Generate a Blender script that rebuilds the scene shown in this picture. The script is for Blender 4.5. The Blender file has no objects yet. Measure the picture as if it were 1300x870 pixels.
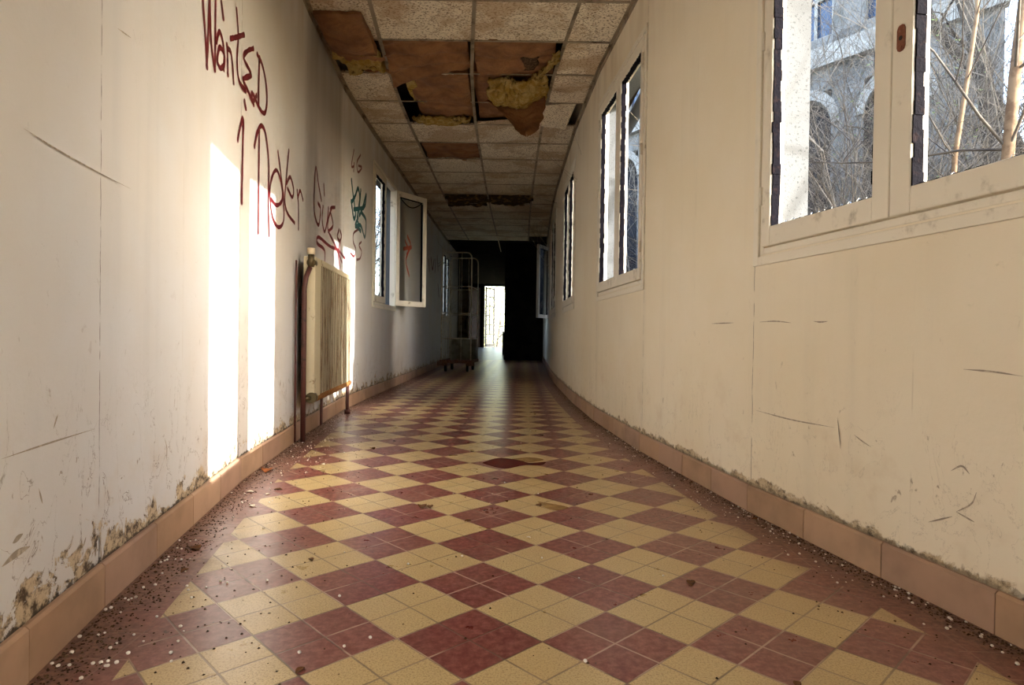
import bpy, bmesh, math, random
from mathutils import Vector, Matrix, noise
S = bpy.context.scene
COL = S.collection
rnd = random.Random(7)

# ------------------------------------------------------------------ camera, sky, sun, exposure
F_PX, PITCH, ROLL, EYE = 804.09, 0.0117269, 0.0138521, 0.6
cam_d = bpy.data.cameras.new('camera'); cam = bpy.data.objects.new('camera', cam_d); COL.objects.link(cam)
cam_d.sensor_fit = 'HORIZONTAL'; cam_d.sensor_width = 36.0; cam_d.lens = 36.0*F_PX/1300
cam_d.clip_start = 0.02; cam_d.clip_end = 500
_up = Vector((0, math.sin(PITCH), math.cos(PITCH))); _u = Vector((1, 0, 0)); _f = Vector((0, math.cos(PITCH), -math.sin(PITCH)))
_r = _u*math.cos(ROLL) + _up*math.sin(ROLL); _v = -_u*math.sin(ROLL) + _up*math.cos(ROLL)
M = Matrix((_r, _v, -_f)).transposed().to_4x4(); M.translation = (0, 0, EYE)
cam.matrix_world = M
S.camera = cam

SUN_DIR = Vector((-2.0, 0.96, -0.87)).normalized()      # the way the light travels
sun_d = bpy.data.lights.new('sun', 'SUN'); sun = bpy.data.objects.new('sun', sun_d); COL.objects.link(sun)
sun_d.energy = 19.0; sun_d.angle = math.radians(0.55); sun_d.color = (1.0, 0.95, 0.87)
sun.rotation_euler = SUN_DIR.to_track_quat('-Z', 'Y').to_euler(); sun.location = (12, -5, 6)

W = bpy.data.worlds.new('sky'); S.world = W; W.use_nodes = True
wn = W.node_tree; wn.nodes.clear()
o_ = wn.nodes.new('ShaderNodeOutputWorld'); b_ = wn.nodes.new('ShaderNodeBackground')
sk = wn.nodes.new('ShaderNodeTexSky'); sk.sky_type = 'NISHITA'; sk.sun_disc = False
sk.sun_elevation = math.radians(26); sk.sun_rotation = math.radians(115); sk.air_density = 1.0; sk.dust_density = 2.5; sk.ozone_density = 1.0
hs = wn.nodes.new('ShaderNodeHueSaturation'); hs.inputs['Saturation'].default_value = 0.85
wn.links.new(sk.outputs[0], hs.inputs['Color']); wn.links.new(hs.outputs[0], b_.inputs[0]); wn.links.new(b_.outputs[0], o_.inputs[0])
b_.inputs[1].default_value = 1.55

S.view_settings.view_transform = 'Standard'; S.view_settings.look = 'None'
S.view_settings.gamma = 1.0; S.view_settings.use_curve_mapping = False
S.view_settings.exposure = 0.16
S.cycles.use_denoising = True
S.cycles.max_bounces = 14; S.cycles.diffuse_bounces = 10; S.cycles.glossy_bounces = 4
S.cycles.sample_clamp_indirect = 12.0; S.cycles.caustics_reflective = False; S.cycles.caustics_refractive = False

# ------------------------------------------------------------------ material helpers
class NT:
    def __init__(s, name):
        s.m = bpy.data.materials.new(name); s.m.use_nodes = True; s.t = s.m.node_tree; s.t.nodes.clear()
        s.out = s.n('OutputMaterial'); s.b = s.n('BsdfPrincipled'); s.l(s.b.outputs[0], s.out.inputs[0])
        s.b.inputs['Roughness'].default_value = 0.8
        s.b.inputs['Specular IOR Level'].default_value = 0.3
    def n(s, kind, **kw):
        nd = s.t.nodes.new('ShaderNode'+kind)
        for k, v in kw.items(): setattr(nd, k, v)
        return nd
    def l(s, a, b): s.t.links.new(a, b)
    def val(s, sock, v):
        if isinstance(v, (int, float, tuple, list)):
            if isinstance(v, (tuple, list)) and len(v) == 3 and sock.type == 'RGBA': v = (*v, 1)
            sock.default_value = v
        else: s.l(v, sock)
    def math(s, op, a, b=0.0, c=0.0, clamp=False):
        nd = s.n('Math', operation=op, use_clamp=clamp)
        for i, v in enumerate((a, b, c)): s.val(nd.inputs[i], v)
        return nd.outputs[0]
    def mix(s, f, a, b, mode='MIX'):
        nd = s.n('Mix', data_type='RGBA', blend_type=mode)
        s.val(nd.inputs[0], f); s.val(nd.inputs[6], a); s.val(nd.inputs[7], b)
        return nd.outputs[2]
    def coords(s, kind='Object'): return s.n('TexCoord').outputs[kind]
    def mapp(s, v, sc=(1,1,1), rot=(0,0,0), loc=(0,0,0)):
        nd = s.n('Mapping'); s.l(v, nd.inputs[0]); nd.inputs['Scale'].default_value = sc; nd.inputs['Rotation'].default_value = rot; nd.inputs['Location'].default_value = loc
        return nd.outputs[0]
    def noise(s, v, scale, detail=3, rough=0.55, dist=0.0, col=False):
        nd = s.n('TexNoise'); s.l(v, nd.inputs['Vector']); nd.inputs['Scale'].default_value = scale; nd.inputs['Detail'].default_value = detail
        nd.inputs['Roughness'].default_value = rough; nd.inputs['Distortion'].default_value = dist
        return nd.outputs['Color' if col else 'Fac']
    def ramp(s, f, a, b, lo=0.0, hi=1.0):      # smooth step from a to b
        nd = s.n('MapRange', interpolation_type='SMOOTHSTEP'); s.val(nd.inputs[0], f)
        nd.inputs[1].default_value = a; nd.inputs[2].default_value = b; nd.inputs[3].default_value = lo; nd.inputs[4].default_value = hi
        return nd.outputs[0]
    def sep(s, v):
        nd = s.n('SeparateXYZ'); s.l(v, nd.inputs[0]); return nd.outputs
    def bump(s, h, strength=0.3, dist=0.01):
        nd = s.n('Bump'); nd.inputs['Strength'].default_value = strength; nd.inputs['Distance'].default_value = dist
        s.l(h, nd.inputs['Height']); s.l(nd.outputs[0], s.b.inputs['Normal'])
    def col(s, c): s.val(s.b.inputs['Base Color'], c)
    def rough(s, r): s.val(s.b.inputs['Roughness'], r)

def simple(name, c, rough=0.7, spec=0.3, var=0.0, scale=12, c2=None, lo=.45, hi=.65, metal=0, bump=0):
    t = NT(name); t.b.inputs['Specular IOR Level'].default_value = spec; t.rough(rough); t.b.inputs['Metallic'].default_value = metal
    v = t.coords()
    if c2 is not None: t.col(t.mix(t.ramp(t.noise(v, scale, 4, .6), lo, hi), c, c2))
    else: t.col(c)
    if bump: t.bump(t.noise(v, scale*3, 4), bump, 0.004)
    return t.m

def paint_wall(name, base, warm, damage, seed):
    t = NT(name); uv = t.coords('UV'); U, Z, _ = t.sep(uv)
    uv = t.mapp(uv, loc=(seed, 0, 0))
    c = t.mix(t.ramp(t.noise(uv, 1.3, 4, .6), .35, .7), base, warm)
    streak = t.noise(t.mapp(uv, (7, .5, 1)), 1.0, 4, .6)
    c = t.mix(t.ramp(streak, .5, .8, 0, .30), c, tuple(v*.72 for v in base))
    fine = t.noise(t.mapp(uv, (70, 180, 1)), 1.0, 3, .6)
    c = t.mix(t.ramp(fine, .55, .75, 0, .06), c, (.45, .40, .33))
    # hairline joints between the wall boards
    wob = t.math('MULTIPLY', t.math('SUBTRACT', t.noise(t.mapp(uv, (1, 9, 1)), 1.0, 4), .5), .012)
    d = t.math('ABSOLUTE', t.math('SUBTRACT', t.math('FRACT', t.math('ADD', t.math('DIVIDE', t.math('ADD', U, wob), 1.2), 0.5)), 0.5))
    d = t.math('MULTIPLY', d, 1.2)
    seam = t.math('MULTIPLY', t.ramp(d, .0022, .0008), t.ramp(t.noise(t.mapp(uv, (1, 14, 1)), 1.0, 4), .40, .56))
    c = t.mix(t.math('MULTIPLY', seam, .8), c, (.09, .07, .05))
    d2 = t.math('MULTIPLY', t.math('ABSOLUTE', t.math('SUBTRACT', t.math('FRACT', t.math('ADD', t.math('DIVIDE', U, 1.2), 0.06)), 0.5)), 1.2)
    seam2 = t.math('MULTIPLY', t.ramp(d2, .003, .001), t.ramp(t.noise(t.mapp(uv, (3, 5, 1)), 1.0, 3), .45, .6))
    c = t.mix(t.math('MULTIPLY', seam2, .25), c, (.35, .28, .2))
    # rising damp, blistered paint and pock marks near the floor
    low = t.ramp(Z, .85, .05)
    spots = t.ramp(t.noise(t.mapp(uv, (1, .55, 1)), 30, 5, .65, .6), .655-.02*damage, .70-.02*damage)
    c = t.mix(t.math('MULTIPLY', t.math('MULTIPLY', spots, low), min(1, .5+.35*damage)), c, (.20, .14, .085))
    blot = t.ramp(t.noise(uv, 5.5, 5, .62), .52, .72)
    c = t.mix(t.math('MULTIPLY', t.math('MULTIPLY', blot, t.ramp(Z, .7, .1)), .30), c, (.50, .37, .24))
    edge = t.math('ADD', Z, t.math('MULTIPLY', t.math('SUBTRACT', t.noise(uv, 7, 7, .72, .5), .5), -.50*damage))
    rot = t.ramp(edge, .106+.030*damage, .098+.020*damage)
    rotc = t.mix(t.ramp(t.noise(uv, 30, 6, .75), .40+.10*(1-damage)*-1, .56), (.06, .04, .025), (.52, .42, .28))
    c = t.mix(rot, c, rotc)
    gap = t.ramp(t.math('ADD', Z, t.math('MULTIPLY', t.math('SUBTRACT', t.noise(uv, 22, 5, .7), .5), -.06)), .103, .096)
    c = t.mix(t.math('MULTIPLY', gap, .3+.65*damage), c, (.035, .024, .016))
    crk = t.ramp(t.math('ABSOLUTE', t.math('SUBTRACT', t.noise(t.mapp(uv, (1.6, .8, 1)), 4.5, 6, .62, .9), .5)), .0045, .0015)
    c = t.mix(t.math('MULTIPLY', t.math('MULTIPLY', crk, t.ramp(Z, .6, .2)), .75*damage), c, (.13, .09, .06))
    # brown runs coming down from under the ceiling
    top = t.math('MULTIPLY', t.ramp(Z, 1.9, 2.55), t.ramp(t.noise(t.mapp(uv, (5, .8, 1)), 1.0, 4), .40, .66))
    c = t.mix(t.math('MULTIPLY', top, .35), c, (.36, .25, .13))
    if seed == 3.1:                                        # darker streaky band on the wall over the radiator
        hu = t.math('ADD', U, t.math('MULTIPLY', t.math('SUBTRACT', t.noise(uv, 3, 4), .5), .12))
        rad_band = t.math('MULTIPLY', t.math('MULTIPLY', t.ramp(hu, 7.08, 7.30), t.ramp(hu, 8.36, 8.20)), t.ramp(Z, .8, 1.15))
        c = t.mix(t.math('MULTIPLY', rad_band, t.math('ADD', .30, t.math('MULTIPLY', streak, .30))), c, (.16, .13, .11))
    t.col(c); t.rough(.62)
    h = t.math('SUBTRACT', t.math('MULTIPLY', t.noise(uv, 60, 3), .25), t.math('ADD', t.math('ADD', t.math('MULTIPLY', rot, .9), spots), seam))
    t.bump(h, .35, .006)
    return t.m

def floor_mat(name, border):
    t = NT(name); v = t.coords()
    X, Y, _ = t.sep(v)
    # turn the plane so the block pattern runs on the diagonals
    a = -0.0175258; B = 0.20178; ox, oy = -0.217973, 1.238271
    dx = t.math('SUBTRACT', X, ox); dy = t.math('SUBTRACT', Y, oy)
    lx = t.math('ADD', t.math('MULTIPLY', dx, math.cos(a)), t.math('MULTIPLY', dy, math.sin(a)))
    ly = t.math('SUBTRACT', t.math('MULTIPLY', dy, math.cos(a)), t.math('MULTIPLY', dx, math.sin(a)))
    k = 1/(B*math.sqrt(2))
    i = t.math('MULTIPLY', t.math('SUBTRACT', lx, ly), k); j = t.math('MULTIPLY', t.math('ADD', lx, ly), k)
    if border: i, j = t.math('DIVIDE', lx, B), t.math('DIVIDE', ly, B)
    chk = t.math('MODULO', t.math('ADD', t.math('ADD', t.math('FLOOR', i), t.math('FLOOR', j)), 200), 2)
    i2 = t.math('MULTIPLY', i, 2); j2 = t.math('MULTIPLY', j, 2)
    cell = t.n('CombineXYZ'); t.l(t.math('FLOOR', i2), cell.inputs[0]); t.l(t.math('FLOOR', j2), cell.inputs[1])
    wn_ = t.n('TexWhiteNoise', noise_dimensions='3D'); t.l(cell.outputs[0], wn_.inputs[0]); rv = wn_.outputs[0]
    red = t.mix(t.ramp(t.noise(v, 55, 5, .7), .35, .72), (.155, .030, .026), (.33, .125, .10))
    red = t.mix(t.math('MULTIPLY', rv, .20), red, (.11, .020, .018))
    grain = t.noise(v, 230, 3, .7)
    yel = t.mix(t.ramp(grain, .46, .64), (.60, .46, .225), (.42, .29, .13))
    yel = t.mix(t.ramp(t.noise(v, 330, 2, .6), .60, .68), yel, (.20, .11, .05))
    yel = t.mix(t.math('MULTIPLY', rv, .26), yel, (.48, .32, .12))
    c = red if border else t.mix(chk, red, yel)
    # grout
    def line(q):
        f = t.math('ABSOLUTE', t.math('SUBTRACT', t.math('FRACT', q), .5))
        return t.math('SUBTRACT', .5, f)
    wob = t.math('MULTIPLY', t.math('SUBTRACT', t.noise(v, 14, 3), .5), .020)
    g = t.math('MINIMUM', line(t.math('ADD', i2, wob)), line(t.math('ADD', j2, wob)))
    gm = t.ramp(g, .027, .013)
    gc = t.mix(t.ramp(t.noise(v, 4.5, 3), .44, .56), (.13, .085, .055), (.52, .38, .28))
    if not border: gc = t.mix(t.math('MULTIPLY', chk, .75), gc, (.17, .11, .06))
    c = t.mix(t.math('MULTIPLY', gm, .80 if not border else .25), c, gc)
    # scratches, worn film and dirt that gathers towards the walls
    scr = t.ramp(t.noise(t.mapp(v, (3, 14, 1), (0, 0, .6)), 6, 6, .7, 1.5), .64, .72)
    c = t.mix(t.math('MULTIPLY', scr, .16), c, (.62, .48, .36))
    film = t.ramp(t.noise(v, 2.2, 5, .65), .42, .72)
    c = t.mix(t.math('MULTIPLY', film, .22), c, (.34, .22, .13))
    wd = t.n('Attribute', attribute_name='wall_dist').outputs['Fac']
    wdn = t.math('ADD', wd, t.math('MULTIPLY', t.math('SUBTRACT', t.noise(v, 6, 6, .7), .5), .30))
    dirt = t.ramp(wdn, .26, -.02)
    dc = t.mix(t.ramp(t.noise(v, 60, 5, .7), .40, .62), (.060, .036, .022), (.24, .145, .09))
    c = t.mix(t.math('MULTIPLY', dirt, .80), c, dc)
    speck = t.ramp(t.noise(v, 42, 3, .6, .4), .715, .735)
    c = t.mix(t.math('MULTIPLY', speck, .85), c, (.035, .020, .012))
    t.col(c)
    r = t.math('ADD', .19, t.math('ADD', t.math('MULTIPLY', t.noise(v, 9, 5, .7), .24), t.math('MULTIPLY', dirt, .16)))
    t.rough(r); t.b.inputs['Specular IOR Level'].default_value = .5
    t.bump(t.math('SUBTRACT', t.math('MULTIPLY', t.noise(v, 12, 4), .35), t.math('MULTIPLY', gm, .8)), .22, .003)
    return t.m

def ceiling_tile_mat():
    t = NT('ceiling_tile'); v = t.n('NewGeometry').outputs['Position']
    c = t.mix(t.ramp(t.noise(t.mapp(v, (1, 1.6, 1)), 70, 3, .7), .55, .59), (.78, .71, .57), (.15, .11, .07))
    oi = t.n('ObjectInfo').outputs['Random']
    stain = t.ramp(t.noise(v, 2.3, 5, .6, .4), .50, .58)
    c = t.mix(t.math('MULTIPLY', stain, .55), c, (.34, .20, .075))
    ring = t.ramp(t.math('ABSOLUTE', t.math('SUBTRACT', t.noise(v, 2.3, 5, .6, .4), .505)), .012, .002)
    c = t.mix(t.math('MULTIPLY', ring, .45), c, (.20, .10, .035))
    c = t.mix(t.math('MULTIPLY', oi, .18), c, (.42, .34, .25))
    t.col(c); t.rough(.9)
    t.bump(t.noise(v, 120, 4, .7), .5, .006)
    return t.m

def rusty(name, base, rust, lo, hi, scale=9, rough=.55, vert=False):
    t = NT(name); v = t.coords()
    n = t.noise(t.mapp(v, (1, 1, .35) if vert else (1, 1, 1)), scale, 6, .68)
    c = t.mix(t.ramp(n, lo, hi), base, t.mix(t.ramp(t.noise(v, scale*4, 4), .4, .6), rust, tuple(x*.45 for x in rust)))
    t.col(c); t.rough(rough); t.bump(n, .2, .002)
    return t.m

def kraft_mat():
    t = NT('kraft_paper'); v = t.n('NewGeometry').outputs['Position']
    c = t.mix(t.ramp(t.noise(v, 4, 5, .6), .35, .7), (.30, .145, .062), (.155, .070, .032))
    c = t.mix(t.ramp(t.noise(t.mapp(v, (5, 11, 5), (0, 0, .5)), 1.0, 6, .7, 1.2), .46, .66, 0, .6), c, (.14, .060, .028))
    t.col(c); t.rough(.7)
    t.bump(t.math('ADD', t.noise(t.mapp(v, (4, 10, 4), (0, 0, .5)), 1.0, 6, .7, 1.2), t.math('MULTIPLY', t.noise(v, 40, 4), .3)), .9, .02)
    return t.m

def wool_mat():
    t = NT('glass_wool'); v = t.n('NewGeometry').outputs['Position']
    n = t.noise(v, 14, 7, .72, .8)
    c = t.mix(t.ramp(n, .38, .62), (.40, .26, .06), (.56, .42, .17))
    c = t.mix(t.ramp(t.noise(v, 8, 5, .65), .56, .66), c, (.055, .035, .018))
    t.col(c); t.rough(1.0); t.b.inputs['Specular IOR Level'].default_value = .05
    t.bump(t.noise(v, 55, 6, .75, 1.0), 1.0, .02)
    return t.m

MT = {}
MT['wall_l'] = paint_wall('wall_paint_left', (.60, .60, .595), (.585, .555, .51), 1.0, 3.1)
MT['wall_r'] = paint_wall('wall_paint_right', (.775, .715, .585), (.74, .665, .51), .32, 11.7)
MT['field'] = floor_mat('terrazzo_blocks', False)
MT['border'] = floor_mat('red_border_tiles', True)
MT['ctile'] = ceiling_tile_mat()
MT['rail'] = rusty('grid_metal', (.30, .25, .18), (.16, .10, .055), .45, .7, 6)
MT['trim'] = rusty('window_paint', (.73, .69, .59), (.52, .44, .31), .56, .78, 7, .5)
MT['pale_trim'] = rusty('far_window_paint', (.64, .61, .52), (.42, .34, .24), .55, .75, 7, .5)
MT['seal'] = simple('perished_putty', (.003, .0026, .005), .85, .05, c2=(.010, .006, .007), scale=40, lo=.55, hi=.66, bump=.8)
MT['concrete'] = simple('pebbled_render', (.105, .112, .118), .9, .1, c2=(.060, .063, .066), scale=110, lo=.56, hi=.66, bump=.4)
MT['dark'] = simple('near_black', (.010, .009, .008), .95, .05, c2=(.022, .018, .015), scale=3)  # near-black colour of the far end
MT['slab'] = simple('plenum_board', (.07, .05, .035), .9, .1)
MT['oldwool'] = simple('dark_old_wool', (.05, .032, .018), 1.0, .05, c2=(.22, .14, .05), scale=9, lo=.48, hi=.62, bump=1)
MT['kraft'] = kraft_mat(); MT['wool'] = wool_mat()
MT['graf_red'] = simple('maroon_spray', (.115, .010, .014), .5, .4)
MT['graf_teal'] = simple('teal_spray', (.010, .085, .095), .5, .4)
MT['graf_orange'] = simple('orange_spray', (.62, .07, .03), .6, .3)
MT['scuff'] = simple('grey_scuff', (.30, .26, .21), .8, .1, c2=(.48, .42, .33), scale=60)
MT['pipe'] = rusty('maroon_pipe_paint', (.085, .030, .024), (.06, .03, .02), .5, .7, 20, .45)
MT['rad'] = rusty('radiator_enamel', (.60, .53, .36), (.33, .16, .055), .60, .70, 10, .45)
MT['fin'] = rusty('radiator_fins', (.52, .46, .32), (.34, .19, .08), .48, .66, 14, .5, True)
MT['finshade'] = simple('fin_groove_shade', (.055, .032, .018), .8, .2)  # dark tone that paints in the shade between the radiator fins
MT['rust'] = rusty('bottom_rust', (.30, .12, .035), (.42, .22, .07), .45, .6, 30, .8)
MT['capw'] = simple('cream_plastic', (.70, .60, .42), .4, .5)
MT['brass'] = simple('tarnished_brass', (.10, .075, .035), .4, .5, metal=.6)
MT['cage'] = simple('grey_cage_steel', (.58, .55, .43), .45, .5, c2=(.38, .31, .20), scale=9)
MT['cbase'] = rusty('rusty_cart_base', (.16, .085, .055), (.22, .085, .035), .4, .6, 12, .6)
MT['rubber'] = simple('black_rubber', (.015, .014, .013), .7, .3)
MT['greypanel'] = simple('grey_green_panel', (.22, .23, .17), .7, .2, c2=(.13, .12, .08), scale=4)
MT['doorwood'] = simple('worn_door_wood', (.40, .34, .23), .7, .2, c2=(.22, .16, .09), scale=4)
MT['brownwood'] = simple('brown_door_paint', (.16, .08, .045), .6, .3, c2=(.10, .05, .03), scale=5)
MT['mirrorwood'] = simple('white_door_paint', (.62, .56, .46), .6, .3)
MT['bead'] = simple('white_pellet', (.82, .79, .72), .6, .3)
MT['flake'] = simple('paint_flake', (.70, .64, .52), .8, .2)
MT['leaf'] = simple('dry_leaf', (.15, .065, .025), .8, .2, c2=(.07, .035, .018), scale=50)
MT['crumb'] = simple('dark_crumb', (.045, .028, .018), .95, .1, c2=(.13, .085, .05), scale=80)
MT['lock'] = rusty('rusty_plate', (.17, .055, .03), (.28, .12, .07), .45, .65, 90, .6)
MT['stain'] = simple('dark_red_spill', (.085, .010, .007), .55, .12, c2=(.085, .015, .010), scale=14)
MT['ystain'] = simple('brown_spill', (.24, .135, .04), .5, .4, c2=(.34, .21, .07), scale=20)
MT['ground'] = simple('leaf_litter', (.16, .125, .07), .95, .1, c2=(.09, .10, .04), scale=2)
MT['stone'] = simple('grey_stone', (.25, .25, .245), .9, .1, c2=(.17, .17, .16), scale=3)
MT['palestone'] = simple('pale_stone_trim', (.46, .45, .42), .9, .1, c2=(.33, .31, .28), scale=5)
MT['bglass'] = simple('blue_window_pane', (.035, .07, .14), .15, .6)
MT['bdark'] = simple('dark_opening', (.03, .03, .035), .9, .1)
MT['twig'] = simple('grey_twig', (.15, .125, .10), .85, .2, c2=(.07, .06, .055), scale=6)
MT['twig2'] = simple('pale_twig', (.36, .31, .25), .85, .2, c2=(.20, .17, .13), scale=6)
MT['bark'] = simple('tan_bark', (.27, .18, .105), .8, .2, c2=(.17, .105, .06), scale=14)
MT['green'] = simple('bright_leaves', (.22, .29, .09), .7, .3)
MT['roof'] = simple('zinc', (.35, .36, .36), .5, .5)
MT['soffit'] = simple('white_soffit', (.75, .70, .60), .8, .2)
g = NT('clear_glass'); g.b.inputs['Transmission Weight'].default_value = 1; g.b.inputs['Roughness'].default_value = .02; g.b.inputs['Specular IOR Level'].default_value = .5; g.col((.92, .96, .95)); MT['glass'] = g.m

# ------------------------------------------------------------------ mesh helpers
class MB:
    def __init__(s): s.v = []; s.f = []; s.mi = []; s.sm = []
    def quad(s, a, b, c, d, mi=0, smooth=False):
        n = len(s.v); s.v += [tuple(a), tuple(b), tuple(c), tuple(d)]; s.f.append((n, n+1, n+2, n+3)); s.mi.append(mi); s.sm.append(smooth)
    def prism(s, pts, off, mi=0):                       # a closed outline pushed along off
        n = len(s.v); k = len(pts); off = Vector(off)
        s.v += [tuple(p) for p in pts] + [tuple(Vector(p)+off) for p in pts]
        s.f.append(tuple(range(n, n+k))[::-1]); s.f.append(tuple(range(n+k, n+2*k)))
        for i in range(k):
            j = (i+1) % k; s.f.append((n+i, n+j, n+k+j, n+k+i))
        s.mi += [mi]*(k+2); s.sm += [False]*(k+2)
    def box(s, o, ax, ay, az):                          # corner and three edge vectors
        o, ax, ay, az = map(Vector, (o, ax, ay, az)); s.prism([o, o+ax, o+ax+ay, o+ay], az)
    def cbox(s, c, sz, rz=0):
        m = Matrix.Rotation(rz, 3, 'Z'); ax = m@Vector((sz[0], 0, 0)); ay = m@Vector((0, sz[1], 0)); az = Vector((0, 0, sz[2]))
        s.box(Vector(c)-ax/2-ay/2-az/2, ax, ay, az)
    def tube(s, pts, r, sides=8, cap=True, r2=None):
        pts = [Vector(p) for p in pts]; k = len(pts); base = len(s.v); prev = None
        for i, p in enumerate(pts):
            d = (pts[min(i+1, k-1)]-pts[max(i-1, 0)]).normalized()
            if prev is None:
                a = d.orthogonal().normalized()
            else:
                a = (prev - d*prev.dot(d)); a = a.normalized() if a.length > 1e-6 else d.orthogonal().normalized()
            prev = a; b = d.cross(a)
            rr = r if r2 is None else r+(r2-r)*i/(k-1)
            for q in range(sides):
                th = 2*math.pi*q/sides; s.v.append(tuple(p+(a*math.cos(th)+b*math.sin(th))*rr))
        for i in range(k-1):
            for q in range(sides):
                w = (q+1) % sides
                s.f.append((base+i*sides+q, base+i*sides+w, base+(i+1)*sides+w, base+(i+1)*sides+q)); s.mi.append(0); s.sm.append(True)
        if cap:
            s.f.append(tuple(base+q for q in range(sides))[::-1]); s.f.append(tuple(base+(k-1)*sides+q for q in range(sides))); s.mi += [0, 0]; s.sm += [False, False]
    def grid(s, fn, nu, nv, mi=0, smooth=True):         # fn(i/nu, j/nv) -> point
        base = len(s.v)
        for i in range(nu+1):
            for j in range(nv+1): s.v.append(tuple(fn(i/nu, j/nv)))
        for i in range(nu):
            for j in range(nv):
                a = base+i*(nv+1)+j; s.f.append((a, a+nv+1, a+nv+2, a+1)); s.mi.append(mi); s.sm.append(smooth)
    def build(s, name, mats, parent=None, bevel=0, origin=None):
        me = bpy.data.meshes.new(name)
        o = Vector(origin) if origin is not None else Vector((0, 0, 0))
        me.from_pydata([tuple(Vector(v)-o) for v in s.v], [], s.f); me.validate()
        for m in (mats if isinstance(mats, (list, tuple)) else [mats]): me.materials.append(MT[m] if isinstance(m, str) else m)
        if len(me.polygons) == len(s.f):
            me.polygons.foreach_set('material_index', s.mi); me.polygons.foreach_set('use_smooth', s.sm)
        me.update()
        ob = bpy.data.objects.new(name, me); COL.objects.link(ob); ob.location = o
        if parent is not None: ob.parent = parent; ob.location = o-parent.location if parent.rotation_euler.z == 0 else o
        if bevel:
            md = ob.modifiers.new('bevel', 'BEVEL'); md.width = bevel; md.segments = 2; md.limit_method = 'ANGLE'
        return ob

def tag(o, label=None, cat=None, group=None, kind=None):
    if label: o['label'] = label
    if cat: o['category'] = cat
    if group: o['group'] = group
    if kind: o['kind'] = kind
    return o
def empty(name, loc, label=None, cat=None, group=None, kind=None):
    o = bpy.data.objects.new(name, None); o.empty_display_size = .1; o.location = loc; COL.objects.link(o); return tag(o, label, cat, group, kind)

# ------------------------------------------------------------------ plan of the bending corridor
LW = [(.55, -3.2), (.12, -2.1), (-.29, -.97), (-.64, .18), (-.885, 1.36), (-1.09, 2.53), (-1.22, 3.73), (-1.32, 4.92), (-1.335, 6.0), (-1.335, 7.2), (-1.34, 8.4), (-1.345, 9.6), (-1.35, 10.8), (-1.345, 12.0), (-1.33, 13.2), (-1.30, 15.2)]
RW = [(2.55, -3.4), (2.15, -2.43), (1.70, -1.32), (1.33, -.18), (1.065, .99), (.838, 2.20), (.69, 3.33), (.60, 4.5), (.56, 5.75), (.555, 6.95), (.555, 8.15), (.575, 9.35), (.61, 10.55), (.65, 11.75), (.69, 13.0), (.74, 15.2)]
CEIL = 2.5; TOP = 2.82; THICK = .175
def xat(P, y):
    for (xa, ya), (xb, yb) in zip(P, P[1:]):
        if y <= yb: return xa+(xb-xa)*(y-ya)/(yb-ya)
    return P[-1][0]
def ray(px, py):
    du, dv = px-650, py-435; u = du*math.cos(ROLL)+dv*math.sin(ROLL); v = -du*math.sin(ROLL)+dv*math.cos(ROLL)
    return Vector((u, F_PX*math.cos(PITCH)-v*math.sin(PITCH), -F_PX*math.sin(PITCH)-v*math.cos(PITCH)))
def on_wall(P, px, py):                                 # (u, z) on the wall that runs along P
    d = ray(px, py)
    for k, ((xa, ya), (xb, yb)) in enumerate(zip(P, P[1:])):
        # d.x*t = xa+(xb-xa)*s ; d.y*t = ya+(yb-ya)*s
        det = d.x*(-(yb-ya))+d.y*(xb-xa)
        if abs(det) < 1e-9: continue
        t = (xa*(-(yb-ya))+ya*(xb-xa))/det; s_ = (d.x*ya-d.y*xa)/det
        if t > 0 and -1e-6 <= s_ <= 1+1e-6: return (k+s_)*1.2, EYE+d.z*t
    return None
def wall_pt(P, u, z, off=0.0, side=1):                  # side=+1: room lies towards +x (left wall)
    q = u/1.2; k = max(0, min(len(P)-2, int(math.floor(q)))); s_ = q-k
    a = Vector(P[k]); b = Vector(P[k+1]); p = a.lerp(b, s_); t = (b-a).normalized()
    n = Vector((t.y, -t.x)) if side > 0 else Vector((-t.y, t.x))
    return Vector((p.x+n.x*off, p.y+n.y*off, z))
def on_floor(px, py):
    d = ray(px, py); t = -EYE/d.z; return Vector((d.x*t, d.y*t, 0))

# ------------------------------------------------------------------ floor
field_off = .15
mb = MB(); cols = [0, .5, 1.0]
ys = [y*.15 for y in range(-22, 102)]
attr = []
NI = 10
def row(y):
    xl, xr = xat(LW, y), xat(RW, y)
    fl, fr = xl+field_off, xr-field_off
    xs = [xl-.02, xl+field_off*.5, fl]+[fl+(fr-fl)*i/NI for i in range(1, NI)]+[fr, xr-field_off*.5, xr+.02]
    return [(x, y, 0.0) for x in xs], [max(0, min(x-xl, xr-x)) for x in xs]
rows = [row(y) for y in ys]; nc = len(rows[0][0])
for r_, d_ in rows: mb.v += r_; attr += d_
for i in range(len(rows)-1):
    for j in range(nc-1):
        a = i*nc+j; mb.f.append((a, a+1, a+1+nc, a+nc)); mb.mi.append(1 if j < 2 or j >= nc-3 else 0); mb.sm.append(False)
floor = mb.build('floor', ['field', 'border']); tag(floor, kind='structure')
at = floor.data.attributes.new('wall_dist', 'FLOAT', 'POINT'); at.data.foreach_set('value', attr)
# hall floor beyond the corridor
mb = MB(); mb.box((-2.6, 14.9, -.06), (3.6, 0, 0), (0, 16.2, 0), (0, 0, .058))
hf = mb.build('floor_hall', simple('dusty_hall_floor', (.20, .16, .12), .32, .5, c2=(.10, .08, .06), scale=3)); tag(hf, kind='structure')

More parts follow.
